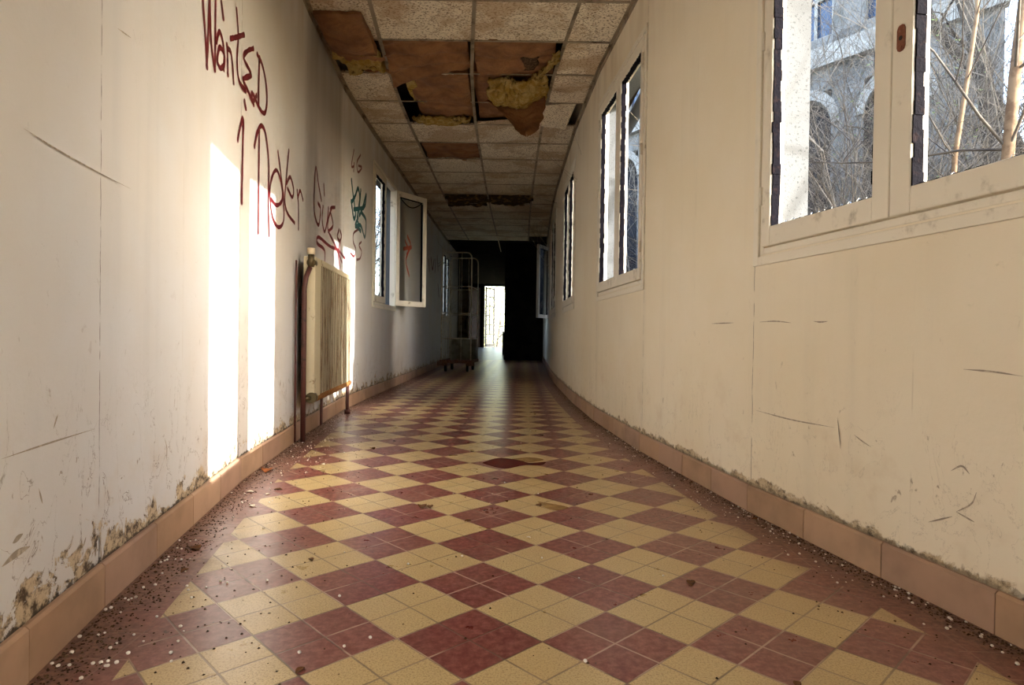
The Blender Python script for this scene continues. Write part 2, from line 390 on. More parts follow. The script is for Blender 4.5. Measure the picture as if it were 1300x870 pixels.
# ------------------------------------------------------------------ walls
WIN_R = [2, 4, 6, 8, 10, 12]; WIN_L = [8, 13]
ZB, ZT = .90, 2.22                                      # rough opening
def wall(name, P, side, wins, mat):
    me = MB(); uvs = []
    def q(u0, u1, z0, z1, off=0.0):
        n = max(1, int((u1-u0)/.3))
        me.quad(wall_pt(P, u0+1e-5, z0, off, side), wall_pt(P, u1-1e-5, z0, off, side), wall_pt(P, u1-1e-5, z1, off, side), wall_pt(P, u0+1e-5, z1, off, side), 0 if off == 0 else 1)
        uvs.extend([(u0, z0), (u1, z0), (u1, z1), (u0, z1)])
    for k in range(len(P)-1):
        u0, u1 = k*1.2, (k+1)*1.2
        for off in (0.0, -THICK):
            if k in wins:
                q(u0, u1, -.3, ZB, off); q(u0, u1, ZT, TOP, off); q(u0, u0+.035, ZB, ZT, off); q(u1-.035, u1, ZB, ZT, off)
            else: q(u0, u1, -.3, TOP, off)
        if k in wins:                                   # the reveal of the opening
            c = [(u0+.035, ZB), (u1-.035, ZB), (u1-.035, ZT), (u0+.035, ZT)]
            for (ua, za), (ub, zb) in zip(c, c[1:]+c[:1]):
                me.quad(wall_pt(P, ua, za, 0, side), wall_pt(P, ub, zb, 0, side), wall_pt(P, ub, zb, -THICK, side), wall_pt(P, ua, za, -THICK, side), 1)
                uvs.extend([(ua, za)]*4)
    ob = me.build(name, [mat, 'concrete']); tag(ob, kind='structure')
    ul = ob.data.uv_layers.new(name='UVMap')
    for li, l in enumerate(ob.data.loops): ul.data[li].uv = uvs[l.vertex_index]
    return ob
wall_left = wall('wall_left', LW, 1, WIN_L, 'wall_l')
wall_right = wall('wall_right', RW, -1, WIN_R, 'wall_r')

def poly_box(name, pts, z0, h, mat, parent=None, **kw):
    m = MB(); m.prism([(x, y, z0) for x, y in pts], (0, 0, h)); return m.build(name, mat, parent, **kw)
roof = MB()
for P0, P1, z0 in ((LW, RW, TOP),):
    n = len(LW)
    for i in range(n-1):
        yl0, yl1 = LW[i], LW[i+1]; yr0, yr1 = RW[i], RW[i+1]
        o = .55
        roof.prism([(yl0[0]-.3, yl0[1]-.001*0, z0), (yr0[0]+o, yr0[1], z0), (yr1[0]+o, yr1[1], z0), (yl1[0]-.3, yl1[1], z0)], (0, 0, .12))
ro = roof.build('ceiling_roof_slab', 'slab'); tag(ro, kind='structure')
# gutter under the eaves on the window side
mb = MB(); mb.tube([(x+.63, y, TOP-.02) for x, y in RW], .06, 10)
gt = mb.build('trim_gutter', 'roof'); tag(gt, kind='structure')
mb = MB()
for (xa, ya), (xb, yb) in zip(RW, RW[1:]): mb.prism([(xa+THICK, ya, TOP-.03), (xa+.5, ya, TOP-.03), (xb+.5, yb, TOP-.03), (xb+THICK, yb, TOP-.03)], (0, 0, .025))
so = mb.build('trim_soffit', 'soffit'); tag(so, kind='structure')
# closing wall behind the camera
mb = MB(); mb.box((.3, -3.35, -.1), (2.6, -.25, 0), (0, -.12, 0), (0, 0, 2.95)); bw = mb.build('wall_back', 'wall_r'); tag(bw, kind='structure')

# far end: near-black partition, dark hall, doorway to the garden
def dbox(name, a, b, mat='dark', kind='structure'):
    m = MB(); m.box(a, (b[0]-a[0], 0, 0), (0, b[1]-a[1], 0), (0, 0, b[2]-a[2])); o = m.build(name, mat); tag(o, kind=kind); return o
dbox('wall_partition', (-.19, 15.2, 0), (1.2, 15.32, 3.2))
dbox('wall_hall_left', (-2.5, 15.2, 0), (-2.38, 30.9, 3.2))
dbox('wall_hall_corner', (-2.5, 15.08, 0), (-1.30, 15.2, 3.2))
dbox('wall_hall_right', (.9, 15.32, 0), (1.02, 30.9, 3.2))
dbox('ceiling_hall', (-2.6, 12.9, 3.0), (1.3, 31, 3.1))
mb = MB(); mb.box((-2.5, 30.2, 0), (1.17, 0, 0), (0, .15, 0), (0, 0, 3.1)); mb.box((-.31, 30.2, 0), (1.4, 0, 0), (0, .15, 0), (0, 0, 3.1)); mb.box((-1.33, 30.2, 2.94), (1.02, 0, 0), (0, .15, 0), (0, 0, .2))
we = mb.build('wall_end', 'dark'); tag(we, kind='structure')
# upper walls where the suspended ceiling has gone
dbox('wall_upper_left', (-1.55, 12.95, 2.5), (-1.26, 15.2, 3.1)); dbox('wall_upper_right', (.66, 12.95, 2.5), (.95, 15.2, 3.1))

# ------------------------------------------------------------------ baseboards of short tiles
def baseboard(name, P, side, mat_c, hb):
    m = MB(); u = 0.0; tot = (len(P)-1)*1.2; mats = []
    k = 0
    while u < tot-.01:
        u1 = min(u+.3, tot); a, b = u+.0015, u1-.0015
        th = .013; j = rnd.uniform(-.001, .001)
        for (p, q) in ((a, b),):
            A = [wall_pt(P, p, -.01, .0, side), wall_pt(P, p, -.01, th+j, side), wall_pt(P, p, hb-.006, th+j, side), wall_pt(P, p, hb, th-.006, side), wall_pt(P, p, hb, 0, side)]
            B = wall_pt(P, q, 0, 0, side)-wall_pt(P, p, 0, 0, side)
            m.prism(A, B, k % 3)
        k += rnd.choice((1, 1, 2)); u = u1
    o = m.build(name, mat_c); tag(o, kind='structure'); return o
terra = [simple('skirting_tile_%s' % n, c, .5, .4, c2=tuple(v*.72 for v in c), scale=5, lo=.4, hi=.75) for n, c in (('pale', (.44, .29, .19)), ('tan', (.40, .255, .16)), ('pink', (.39, .25, .175)))]
baseboard('baseboard_left', LW, 1, terra, .095)
baseboard('baseboard_right', RW, -1, terra, .09)

# ------------------------------------------------------------------ windows
def ring(m, P, side, u0, u1, z0, z1, w, o0, o1, wb=None, w2=None):       # four bars of a frame, o0..o1 deep
    wb = w if wb is None else wb; w2 = w if w2 is None else w2
    def bar(ua, ub, za, zb):
        pts = [wall_pt(P, ua, za, o0, side), wall_pt(P, ub, za, o0, side), wall_pt(P, ub, zb, o0, side), wall_pt(P, ua, zb, o0, side)]
        n = wall_pt(P, (ua+ub)/2, za, o1, side)-wall_pt(P, (ua+ub)/2, za, o0, side); m.prism(pts, n)
    bar(u0, u0+w, z0, z1); bar(u1-w2, u1, z0, z1); bar(u0+w, u1-w2, z0, z0+wb); bar(u0+w, u1-w2, z1-wb, z1)
def sash_local(width, mat, name='sash'):                         # a loose leaf, hinge at the origin, running along +x
    m = MB(); w = .062
    for a, b, c, d in ((0, w, 0, 1.30), (width-w, width, 0, 1.30), (w, width-w, 0, w), (w, width-w, 1.30-w, 1.30)):
        m.box((a, 0, c), (b-a, 0, 0), (0, .045, 0), (0, 0, d-c))
    return m
def seal_strip(m, P, side, u0, u1, z0, z1, o0, o1):
    """ragged perished putty lining the inside of a leaf"""
    def run(pa, pb, inward):
        n = 34
        for i in range(n):
            if rnd.random() < .0: continue
            t0, t1 = i/n, (i+1)/n; w = .003+.004*rnd.random()
            ua, za = pa[0]+(pb[0]-pa[0])*t0, pa[1]+(pb[1]-pa[1])*t0; ub, zb = pa[0]+(pb[0]-pa[0])*t1, pa[1]+(pb[1]-pa[1])*t1
            d0 = o0+rnd.uniform(-.002, .004); d1 = o1-rnd.uniform(-.002, .004)
            pts = [wall_pt(P, ua, za, d0, side), wall_pt(P, ub, zb, d0, side), wall_pt(P, ub+inward[0]*w, zb+inward[1]*w, d0, side), wall_pt(P, ua+inward[0]*w, za+inward[1]*w, d0, side)]
            m.prism(pts, wall_pt(P, ua, za, d1, side)-wall_pt(P, ua, za, d0, side))
    run((u0, z0), (u0, z1), (1, 0)); run((u1, z0), (u1, z1), (-1, 0)); run((u0, z1), (u1, z1), (0, -1)); run((u0, z0), (u1, z0), (0, .35))
win_no = [0]
def window(P, side, k, mat='trim', open_leaf=None, lock=False):
    win_no[0] += 1
    u0, u1 = k*1.2, (k+1)*1.2
    root = empty('window_%d' % win_no[0], wall_pt(P, (u0+u1)/2, .86, 0, side), kind='structure')
    m = MB(); ring(m, P, side, u0+.002, u1-.002, .848, 2.245, .030, .009, .0); o = m.build('window_trim', mat, root, bevel=.002, origin=root.location)
    m = MB(); ring(m, P, side, u0+.034, u1-.034, .885, 2.222, .020, .002, -.055); o = m.build('window_frame', mat, root, bevel=.002, origin=root.location)
    um = (u0+u1)/2
    for li, (a, b) in enumerate(((u0+.055, um-.0015), (um+.0015, u1-.055))):
        if open_leaf is not None and open_leaf[0] == li: continue
        wl, wr = (.056, .043) if li else (.043, .062)
        m = MB(); ring(m, P, side, a, b, .908, 2.202, wl, .012, -.038, .064, wr); sa = m.build('sash', mat, root, bevel=.0035, origin=root.location)
        m = MB(); seal_strip(m, P, side, a+wl, b-wr, .972, 2.138, .005, -.020); se = m.build('seal', 'seal', sa); se.location = -root.location
        m = MB()                                                     # slivers of the old pane in the bottom rebate
        uu = a+.07
        while uu < b-.075:
            w = rnd.uniform(.012, .05); h = rnd.uniform(.003, .016)
            pts = [wall_pt(P, uu, .972, -.020, side), wall_pt(P, uu+w, .972, -.020, side), wall_pt(P, uu+w*rnd.uniform(.3, .8), .974+h, -.020, side)]
            m.prism(pts, wall_pt(P, uu, .972, -.024, side)-wall_pt(P, uu, .972, -.020, side)); uu += w
        gs = m.build('glass_shards', 'glass', sa); gs.location = -root.location
        for zh in (1.05, 1.55, 2.05):                                # hinge knuckles
            pass
    for zh in (1.08, 1.60, 2.08):
        for uh in (u0+.052, u1-.052):
            m = MB(); m.tube([wall_pt(P, uh, zh-.03, .014, side), wall_pt(P, uh, zh+.03, .014, side)], .0055, 8)
            m.build('hinge', mat, root, origin=root.location)
    if lock:
        m = MB(); uc, zc = um-.030, 1.342
        def oval(w, h, n=20):
            return [(uc+w*max(-1, min(1, 1.25*math.cos(2*math.pi*i/n))), zc+h*max(-1, min(1, 1.12*math.sin(2*math.pi*i/n)))) for i in range(n)]
        pts = [wall_pt(P, a, b, .012, side) for a, b in oval(.0125, .032)]
        m.prism(pts, wall_pt(P, uc, zc, .0145, side)-wall_pt(P, uc, zc, .012, side)); lk = m.build('lock_plate', 'lock', root, origin=root.location)
        lk['label'] = 'rusty red lock plate with a keyhole'
        m = MB(); m.tube([wall_pt(P, uc, zc, .0135, side), wall_pt(P, uc, zc, .0155, side)], .0055, 14); kh = m.build('keyhole', 'rubber', lk); kh.location = -lk.location-root.location
        m = MB()
        for dz in (-.023, .023): m.tube([wall_pt(P, uc, zc+dz, .0135, side), wall_pt(P, uc, zc+dz, .0162, side)], .0042, 12)
        sc = m.build('screw', 'lock', lk); sc.location = -lk.location-root.location
    if open_leaf is not None:
        li, hinge_u, ang, droop = open_leaf[0], open_leaf[1], open_leaf[2], open_leaf[3]
        h = wall_pt(P, hinge_u, .915, .016, side)
        sm = sash_local(.53, mat); sa = sm.build('open_sash', mat, root, bevel=.003); sa.location = h-root.location; sa.rotation_euler.z = ang
        m = MB(); w = .062
        n = 40
        for (a, b) in (((.468, .062), (.468, 1.238)), ((.062, 1.238), (.468, 1.238)), ((.062, .062), (.062, 1.238))):
            for i in range(n):
                t = i/n; x = a[0]+(b[0]-a[0])*t; z = a[1]+(b[1]-a[1])*t
                m.cbox((x, .022, z), (.016 if a[0] == b[0] else .0102, .024, .029 if a[0] == b[0] else .012+.008*rnd.random()))
        if droop: m.tube([(.07+.39*i/12, .02, 1.235-.085*math.sin(math.pi*i/12)) for i in range(13)], .006, 8)
        m.build('seal', 'seal', sa)
        gp = MB(); gp.box((.062, .02, .062), (.406, 0, 0), (0, .004, 0), (0, 0, 1.176)); gp.build('pane', 'glass', sa)
    return root
window(RW, -1, 4, lock=True)
window(RW, -1, 6); window(RW, -1, 8); window(RW, -1, 10, 'pale_trim')
window(RW, -1, 12, 'pale_trim', open_leaf=(1, 13*1.2-.06, math.radians(246), False))
window(LW, 1, 8, 'trim', open_leaf=(1, 9*1.2-.055, math.radians(58), True))
window(LW, 1, 13, 'pale_trim'); window(RW, -1, 2)

# ------------------------------------------------------------------ suspended ceiling
YR = [-3.14, -2.58, -2.02, -1.46, -.9, -.34, .22, .78, 1.36, 1.94, 2.5, 3.06, 3.62, 4.12, 4.64, 5.2, 5.75, 6.3, 6.88, 7.45, 8.02, 8.6, 9.2, 9.8, 10.4, 11.0, 11.6, 12.2, 12.8]
def rail_x(i, y):
    c = (xat(LW, y)+xat(RW, y))/2+.03
    return [xat(LW, y)+.012, c-.6, c, c+.6, xat(RW, y)-.012][i]
HOLES = {(0, 4.12), (1, 4.12), (1, 4.64), (1, 5.2), (2, 4.12), (2, 4.64), (2, 5.2), (1, 6.3), (1, 8.6), (2, 8.6), (3, 5.2), (3, 12.2)}
ceiling = empty('ceiling', (0, 4, CEIL), kind='structure')
def tile_mesh(c, y0, y1, g_=.010, zz=CEIL+.002, th=.014):
    m = MB(); pts = [(rail_x(c, y0)+g_, y0+g_*.6, zz), (rail_x(c+1, y0)-g_, y0+g_*.6, zz), (rail_x(c+1, y1)-g_, y1-g_*.6, zz), (rail_x(c, y1)+g_, y1-g_*.6, zz)]
    m.prism(pts, (0, 0, th)); return m
for y0, y1 in zip(YR, YR[1:]):
    for c in range(4):
        if (c, y0) in HOLES: continue
        tile_mesh(c, y0, y1, .004, CEIL+.001+rnd.uniform(0, .004)).build('ceiling_tile', 'ctile', ceiling, origin=((rail_x(c, y0)+rail_x(c+1, y0))/2, (y0+y1)/2, CEIL))
# broken strip of tile left under the rows of holes
def ragged(c, y0, y1, ya, amp, seed):
    m = MB(); n = 14; z = CEIL+.003; pts = []
    for i in range(n+1):
        x = rail_x(c, y0)+.01+(rail_x(c+1, y0)-rail_x(c, y0)-.02)*i/n
        pts.append((x, ya+amp*noise.noise(Vector((x*5, seed, 0))), z))
    pts += [(rail_x(c+1, y1)-.01, y1-.005, z), (rail_x(c, y1)+.01, y1-.005, z)]
    m.prism(pts, (0, 0, .014)); m.build('ceiling_tile', 'ctile', ceiling, origin=(pts[0][0], y1, CEIL))
ragged(2, 5.2, 5.75, 5.66, .09, 3.3)
for c in (1, 2, 3):
    m = MB()
    for y0, y1 in zip(YR, YR[1:]):
        a = Vector((rail_x(c, y0), y0, CEIL-.002)); b = Vector((rail_x(c, y1), y1, CEIL-.002))
        if y1 > 12.5 and c == 2: continue
        sag = .012 if (c == 3 and 4.1 < y0 < 5.3) else 0
        m.prism([a+Vector((-.012, 0, 0)), a+Vector((.012, 0, 0)), b+Vector((.012, 0, 0)), b+Vector((-.012, 0, 0))], (0, 0, .003))
        m.prism([a+Vector((-.0015, 0, 0)), a+Vector((.0015, 0, 0)), b+Vector((.0015, 0, 0)), b+Vector((-.0015, 0, 0))], (0, 0, .032))
    m.build('grid_rail', 'rail', ceiling)
m = MB()
dropped = [(rail_x(2, 12.2), 12.2, CEIL), (rail_x(2, 12.4)+.01, 12.5, CEIL-.05), (rail_x(2, 12.6)+.05, 12.95, CEIL-.20)]
m.tube(dropped, .009, 6); dr = m.build('broken_rail', 'capw', ceiling)
for c in (0, 1, 2, 3):
    for y0 in YR[1:]:
        m = MB()
        thin = .008 if (c in (1, 2) and 4.1 < y0 < 5.7) else .012
        a = Vector((rail_x(c, y0)+.012, y0-thin, CEIL-.0015)); b = Vector((rail_x(c+1, y0)-.012, y0-thin, CEIL-.0015))
        if (c in (1, 2) and y0 == 4.12) or (c == 3 and y0 == 5.2 and False): pass
        m.prism([a, b, b+Vector((0, 2*thin, 0)), a+Vector((0, 2*thin, 0))], (0, 0, .003)); m.build('cross_tee', 'rail', ceiling)
for P, side, nm in ((LW, 1, 'left'), (RW, -1, 'right')):
    m = MB()
    for k in range(len(P)-2):
        a = [wall_pt(P, k*1.2+1e-4, CEIL+.002, 0, side), wall_pt(P, k*1.2+1e-4, CEIL+.002, .022, side), wall_pt(P, k*1.2+1e-4, CEIL-.002, .022, side), wall_pt(P, k*1.2+1e-4, CEIL-.002, .003, side), wall_pt(P, k*1.2+1e-4, CEIL-.03, .003, side), wall_pt(P, k*1.2+1e-4, CEIL-.03, 0, side)]
        m.prism(a, wall_pt(P, (k+1)*1.2-1e-4, 0, 0, side)-wall_pt(P, k*1.2+1e-4, 0, 0, side))
    o = m.build('trim_%s' % nm, 'rail'); tag(o, kind='structure')

# a tile that slipped out of the grid
m = MB(); pts = [(rail_x(3, 5.2)-.03, 5.24, CEIL-.006), (rail_x(4, 5.2)-.06, 5.23, CEIL+.02), (rail_x(4, 5.75)-.10, 5.70, CEIL-.05), (rail_x(3, 5.75)-.05, 5.62, CEIL-.045)]
m.prism(pts, (0, 0, .014)); ft = m.build('ceiling_tile', 'ctile', origin=pts[0]); tag(ft, 'pale ceiling tile that has slipped crooked out of the grid by the window wall', 'ceiling tile')

# ------------------------------------------------------------------ insulation batts in the holes
def fbm(p, s=1.0): return noise.fractal(Vector(p)*s, 1.0, 2.0, 4)
def pillow(name, x0, x1, y0, y1, z0, z1, sag, rag, seed, parent, mat, nx=26, ny=26, rough=.012, skew=0):
    """a closed slab that sags in the middle, with frayed edges"""
    m = MB()
    def edge(u, v):
        fx = rag*fbm((v*3, seed, 1)); fy = rag*fbm((u*3, seed, 5))
        x = x0+(x1-x0)*u+fx*(1-abs(2*u-1))*0+(fx if u in (0, 1) else 0); y = y0+(y1-y0)*v+(fy if v in (0, 1) else 0)
        return x, y
    def bot(u, v):
        x, y = edge(u, v); s_ = math.sin(math.pi*u)**.7*math.sin(math.pi*v)**.7 if 0 < u < 1 and 0 < v < 1 else 0
        return (x, y, z0-sag*s_+rough*fbm((x*6, y*6, seed))+skew*(v-.5))
    def topf(u, v):
        x, y = edge(u, v); return (x, y, z1+rough*fbm((x*4, y*4, seed+9)))
    m.grid(lambda u, v: bot(u, 1-v), nx, ny); m.grid(topf, nx, ny)
    for fn in (lambda t, w: (0, t), lambda t, w: (1, 1-t), lambda t, w: (1-t, 0), lambda t, w: (t, 1)):
        def side_(t, w, fn=fn):
            a = Vector(bot(*fn(t, w))); b = Vector(topf(*fn(t, w))); return a.lerp(b, w)
        m.grid(side_, nx, 3)
    return m.build(name, mat, parent, origin=parent.location if parent else None)
BG = 'insulation batts showing through the missing ceiling tiles'
def batt(loc, label): return empty('insulation_batt', loc, label, 'insulation', BG)
# 1 narrow bay against the left wall
b1 = batt((-1.06, 4.3, CEIL), 'brown paper faced insulation batt bulging out beside the left wall')
xl = xat(LW, 3.76)
pillow('kraft_facing', xl+.02, rail_x(1, 4.2)-.03, 3.76, 4.20, CEIL-.050, CEIL-.004, .045, .01, 1.2, b1, 'kraft', rough=.016, skew=-.05)
pillow('glass_wool', xl+.03, rail_x(1, 4.2)-.05, 4.15, 4.57, CEIL-.045, CEIL+.03, .02, .02, 4.2, b1, 'wool', rough=.07, skew=.05)
m = MB(); m.grid(lambda u, v: (xl+.03+.33*u, 4.17+.05*v+.02*fbm((u*5, 1, 2)), CEIL-.080-.04*v*abs(fbm((u*6, 2, 3)))-.01*u), 24, 4); m.build('torn_paper', 'kraft', b1, origin=b1.location)
m = MB(); m.tube([(xl+.03+.36*i/10, 4.57+.006*math.sin(i), CEIL-.012-.01*math.sin(i*1.7)) for i in range(11)], .012, 6); m.build('torn_paper', 'kraft', b1, origin=b1.location)
# 2 the sheet hanging slack in the second bay
def sheet(name, fn, nu, nv, parent, mat='kraft', th=.003):
    m = MB(); m.grid(fn, nu, nv); o = m.build(name, mat, parent, origin=parent.location)
    sd = o.modifiers.new('thick', 'SOLIDIFY'); sd.thickness = th; return o
xa, xb = rail_x(1, 4.4)+.02, rail_x(2, 4.4)-.02
b2 = batt(((xa+xb)/2, 4.4, CEIL), 'slack brown paper of a batt, folded and torn at its lower left corner')
def f2(u, v):
    x = xa+(xb-xa)*u; y = 4.10+(.54-.02*u)*v+.20*max(0, v-.55)*(1-u)**2*1.6
    z = CEIL+.045-.055*math.sin(math.pi*min(1, u*1.1))*(.4+.6*v)-.075*(1-u)**3*v+.020*math.sin(26*(v*.9+u*.5-.55*u*u))*(1-.6*u)+.022*fbm((x*7, y*7, 2))
    return (x-.03*(1-u)**2*v, y+.012*fbm((u*7, 0, 4))*v, z)
sheet('kraft_facing', f2, 60, 40, b2)
m = MB(); m.grid(lambda u, v: (xa+.02+(xb-xa-.03)*u, 4.08+.6*v, CEIL+.10+.02*fbm((u*5, v*5, 7))), 16, 16); m.build('glass_wool', 'wool', b2, origin=b2.location)
m = MB(); m.tube([(xa+.13+.30*i/10, 4.655+.008*fbm((i, 2, 2)), CEIL+.004+.012*fbm((i*.7, 1, 1))) for i in range(11)], .006, 5); tp = m.build('torn_paper', 'flake', b2, origin=b2.location)
# 3 the batt behind it
b3 = batt(((xa+xb)/2, 5.2, CEIL), 'long brown batt resting over two missing tiles with a yellow woolly end')
pillow('kraft_facing', rail_x(1, 5)+.13, rail_x(2, 5)-.015, 4.66, 5.62, CEIL+.012, CEIL+.09, .022, .015, 2.9, b3, 'kraft', rough=.026)
pillow('glass_wool', rail_x(1, 5)+.10, rail_x(1, 5)+.17, 4.68, 5.25, CEIL+.015, CEIL+.09, .01, .03, 7.7, b3, 'wool', rough=.03)
def f3(u, v):
    th = math.pi*u; r0, r1 = .80, 1.05; r_ = r0+(r1-r0)*v
    return (rail_x(1, 5.5)+.31-.225*math.cos(th)*(r_/.95), 5.52+.20*math.sin(th)*v+.05*fbm((u*9, v*3, 3)), CEIL-.006-.012*math.sin(math.pi*v)+.015*fbm((u*12, v*6, 8)))
sheet('glass_wool', f3, 50, 10, b3, 'wool', .02)
# 4 third bay: stained facing, then the wool and the hanging tongue
xc, xd = rail_x(2, 4.4)+.02, rail_x(3, 4.4)-.02
b4 = batt(((xc+xd)/2, 4.4, CEIL), 'stained brown batt with a black hole and yellow tufts beside the right grid rail')
pillow('kraft_facing', xc, xd-.01, 4.10, 4.66, CEIL+.012, CEIL+.09, .015, .01, 6.1, b4, 'kraft', rough=.034)
pillow('scorched_wool', xc+.33, xc+.44, 4.36, 4.56, CEIL-.002, CEIL+.02, .012, .02, 8.8, b4, 'crumb', rough=.012, nx=14, ny=14)
m = MB()
m.grid(lambda u, v: (xc+.42+.15*u+.02*fbm((v*6, u*4, 3)), 4.62-.42*u*(1-.3*v)+.07*v, CEIL-.012-.03*math.sin(3*u+2*v)*.5-.02*fbm((u*9, v*9, 4))), 20, 10)
o = m.build('glass_wool', 'wool', b4, origin=b4.location); sd = o.modifiers.new('t', 'SOLIDIFY'); sd.thickness = .02
b5 = batt(((xc+xd)/2, 4.95, CEIL), 'yellow glass wool spilling down with a pointed brown paper tongue hanging below')
xe, xf = rail_x(2, 5)+.02, rail_x(3, 5)-.02
def f5(u, v):                                           # lump of wool, lower edge swelling down
    x = xe+.12+(xf-xe-.13)*u; y = 4.67+.40*v
    z = CEIL+.02-.13*math.sin(math.pi*(.18+.80*u))*math.sin(math.pi*(.1+.75*v))+.045*fbm((x*9, y*9, 1))
    return (x, y+.05*fbm((u*7, 3, v*3)), z)
sheet('glass_wool', f5, 50, 40, b5, 'wool', .03)
def f5b(u, v):                                          # tongue
    w = (.42*(1-v)**.75+.045)*(1 if v < .93 else max(.15, (1-v)/.07)); cx_ = xe+.32+.085*v+.03*math.sin(3*v)
    x = cx_+(u-.5)*w+.012*fbm((v*8, u, 2)); y = 5.02-.16*v+.05*math.sin(math.pi*u)*(1-v)-.02*math.cos(5*v)
    z = CEIL-.035-.335*v+.05*(u-.5)*(1-v)+.015*math.sin(7*u+4*v)
    return (x, y, z)
sheet('kraft_facing', f5b, 24, 44, b5)
m = MB(); m.tube([(xe+.33, 4.99, CEIL-.02), (xe+.335, 4.97, CEIL-.07), (xe+.33, 4.965, CEIL-.13)], .015, 7); m.build('torn_paper', 'flake', b5, origin=b5.location)
b6 = batt(((xe+xf)/2, 5.4, CEIL), 'dull purplish brown batt lying behind the hanging paper tongue')
pillow('kraft_facing', xe, xf-.02, 4.72, 5.72, CEIL+.05, CEIL+.12, .01, .01, 9.4, b6, 'kraft', rough=.012)
b7 = batt((rail_x(1, 6.6)+.3, 6.6, CEIL), 'small brown batt filling a single missing tile farther down the corridor')
pillow('kraft_facing', rail_x(1, 6.6)+.03, rail_x(2, 6.6)-.02, 6.34, 6.95, CEIL+.014, CEIL+.09, .01, .015, 3.9, b7, 'kraft', rough=.022)
for c, lab, s_ in ((1, 'dark frayed wool batt in the far hole left of the middle rail', 5.5), (2, 'dark frayed wool batt in the far hole right of the middle rail', 6.6)):
    b8 = batt((rail_x(c, 8.9)+.3, 8.9, CEIL), lab)
    pillow('glass_wool', rail_x(c, 8.9)+.03, rail_x(c+1, 8.9)-.02, 8.66, 9.3, CEIL-.002, CEIL+.08, .015, .06, s_, b8, 'oldwool', rough=.045)
# unevenly broken edge where the suspended ceiling stops
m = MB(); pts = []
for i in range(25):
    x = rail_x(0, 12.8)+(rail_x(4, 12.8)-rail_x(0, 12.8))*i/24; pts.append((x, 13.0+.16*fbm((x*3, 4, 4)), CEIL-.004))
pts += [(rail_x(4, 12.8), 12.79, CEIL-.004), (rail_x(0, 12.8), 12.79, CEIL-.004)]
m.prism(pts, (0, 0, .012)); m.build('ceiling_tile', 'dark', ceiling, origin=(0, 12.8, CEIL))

# ------------------------------------------------------------------ writing on the left wall
def catmull(pts, n=7):
    P = [Vector(p) for p in pts]
    if len(P) < 3: return [P[0].lerp(P[-1], i/n) for i in range(n+1)]
    out = []
    for i in range(len(P)-1):
        p0 = P[i-1] if i else P[0]*2-P[1]; p1, p2 = P[i], P[i+1]; p3 = P[i+2] if i+2 < len(P) else P[-1]*2-P[-2]
        for k in range(n):
            t = k/n; out.append(.5*((2*p1)+(-p0+p2)*t+(2*p0-5*p1+4*p2-p3)*t*t+(-p0+3*p1-3*p2+p3)*t**3))
    return out+[P[-1]]
lift = [0]
def strokes(name, P, side, org, sc, lines, width, mat, parent, label=None, smooth=True, thin_ends=False):
    m = MB()
    for ln in lines:
        uz = [on_wall(P, org[0]+x/sc, org[1]+y/sc) for x, y in ln]
        uz = [Vector(q) for q in uz if q is not None]
        if len(uz) < 2: continue
        pts = catmull(uz, 7) if smooth else uz
        lift[0] += 1; off = .0016+.00006*(lift[0] % 20); w_ = width
        L = []; R_ = []
        for i, p in enumerate(pts):
            d = (pts[min(i+1, len(pts)-1)]-pts[max(i-1, 0)]); d = d.normalized() if d.length > 1e-9 else Vector((1, 0)); nrm = Vector((-d.y, d.x))
            w = w_*(.85+.25*noise.noise(Vector((p.x*30, p.y*30, 0))))/2
            if thin_ends: w *= max(.12, math.sin(math.pi*(i+.5)/len(pts)))
            L.append(p+nrm*w); R_.append(p-nrm*w)
        for i in range(len(pts)-1):
            m.quad(*[wall_pt(P, q.x, q.y, off, side) for q in (R_[i], R_[i+1], L[i+1], L[i])])
        if not thin_ends:
            for p in (pts[0], pts[-1]):                      # round ends of the spray
                n = len(m.v); m.v += [tuple(wall_pt(P, p.x+width*.5*math.cos(a*math.pi/5), p.y+width*.5*math.sin(a*math.pi/5), off+.00003, side)) for a in range(10)]; m.f.append(tuple(range(n, n+10))); m.mi.append(0); m.sm.append(False)
    o = m.build(name, mat, parent)
    if label: o['label'] = label
    return o
c6, s6 = (240, 0), 5.436
strokes('graffiti', LW, 1, c6, s6, [
    [(84, -70), (92, 0), (108, 230), (122, 460)], [(150, -60), (140, 0), (128, 250), (120, 460)], [(140, 0), (150, 300), (174, 478)], [(178, -60), (180, 0), (178, 240), (176, 475)],
    [(206, -60), (218, 0), (234, 122)],
    [(186, 285), (206, 218), (230, 290), (242, 400), (236, 475)], [(232, 350), (205, 330), (192, 415), (212, 470), (238, 450)],
    [(258, 312), (262, 400), (265, 512)], [(260, 330), (284, 360), (296, 440), (305, 568)],
    [(325, 68), (336, 240), (328, 420), (340, 550), (386, 628)], [(282, 266), (325, 256), (376, 240)],
    [(440, 335), (402, 350), (374, 400), (424, 515), (370, 545)], [(424, 520), (372, 548), (400, 620), (442, 720)],
    [(468, 375), (500, 440), (528, 570), (535, 700), (518, 782), (480, 742), (432, 640), (436, 700), (462, 660)], [(484, 400), (478, 560), (476, 722)],
    [(380, 700), (388, 746)]], .024, 'graf_red', wall_left, 'maroon sprayed word Wanted')
c5, s5 = (300, 150), 5.8
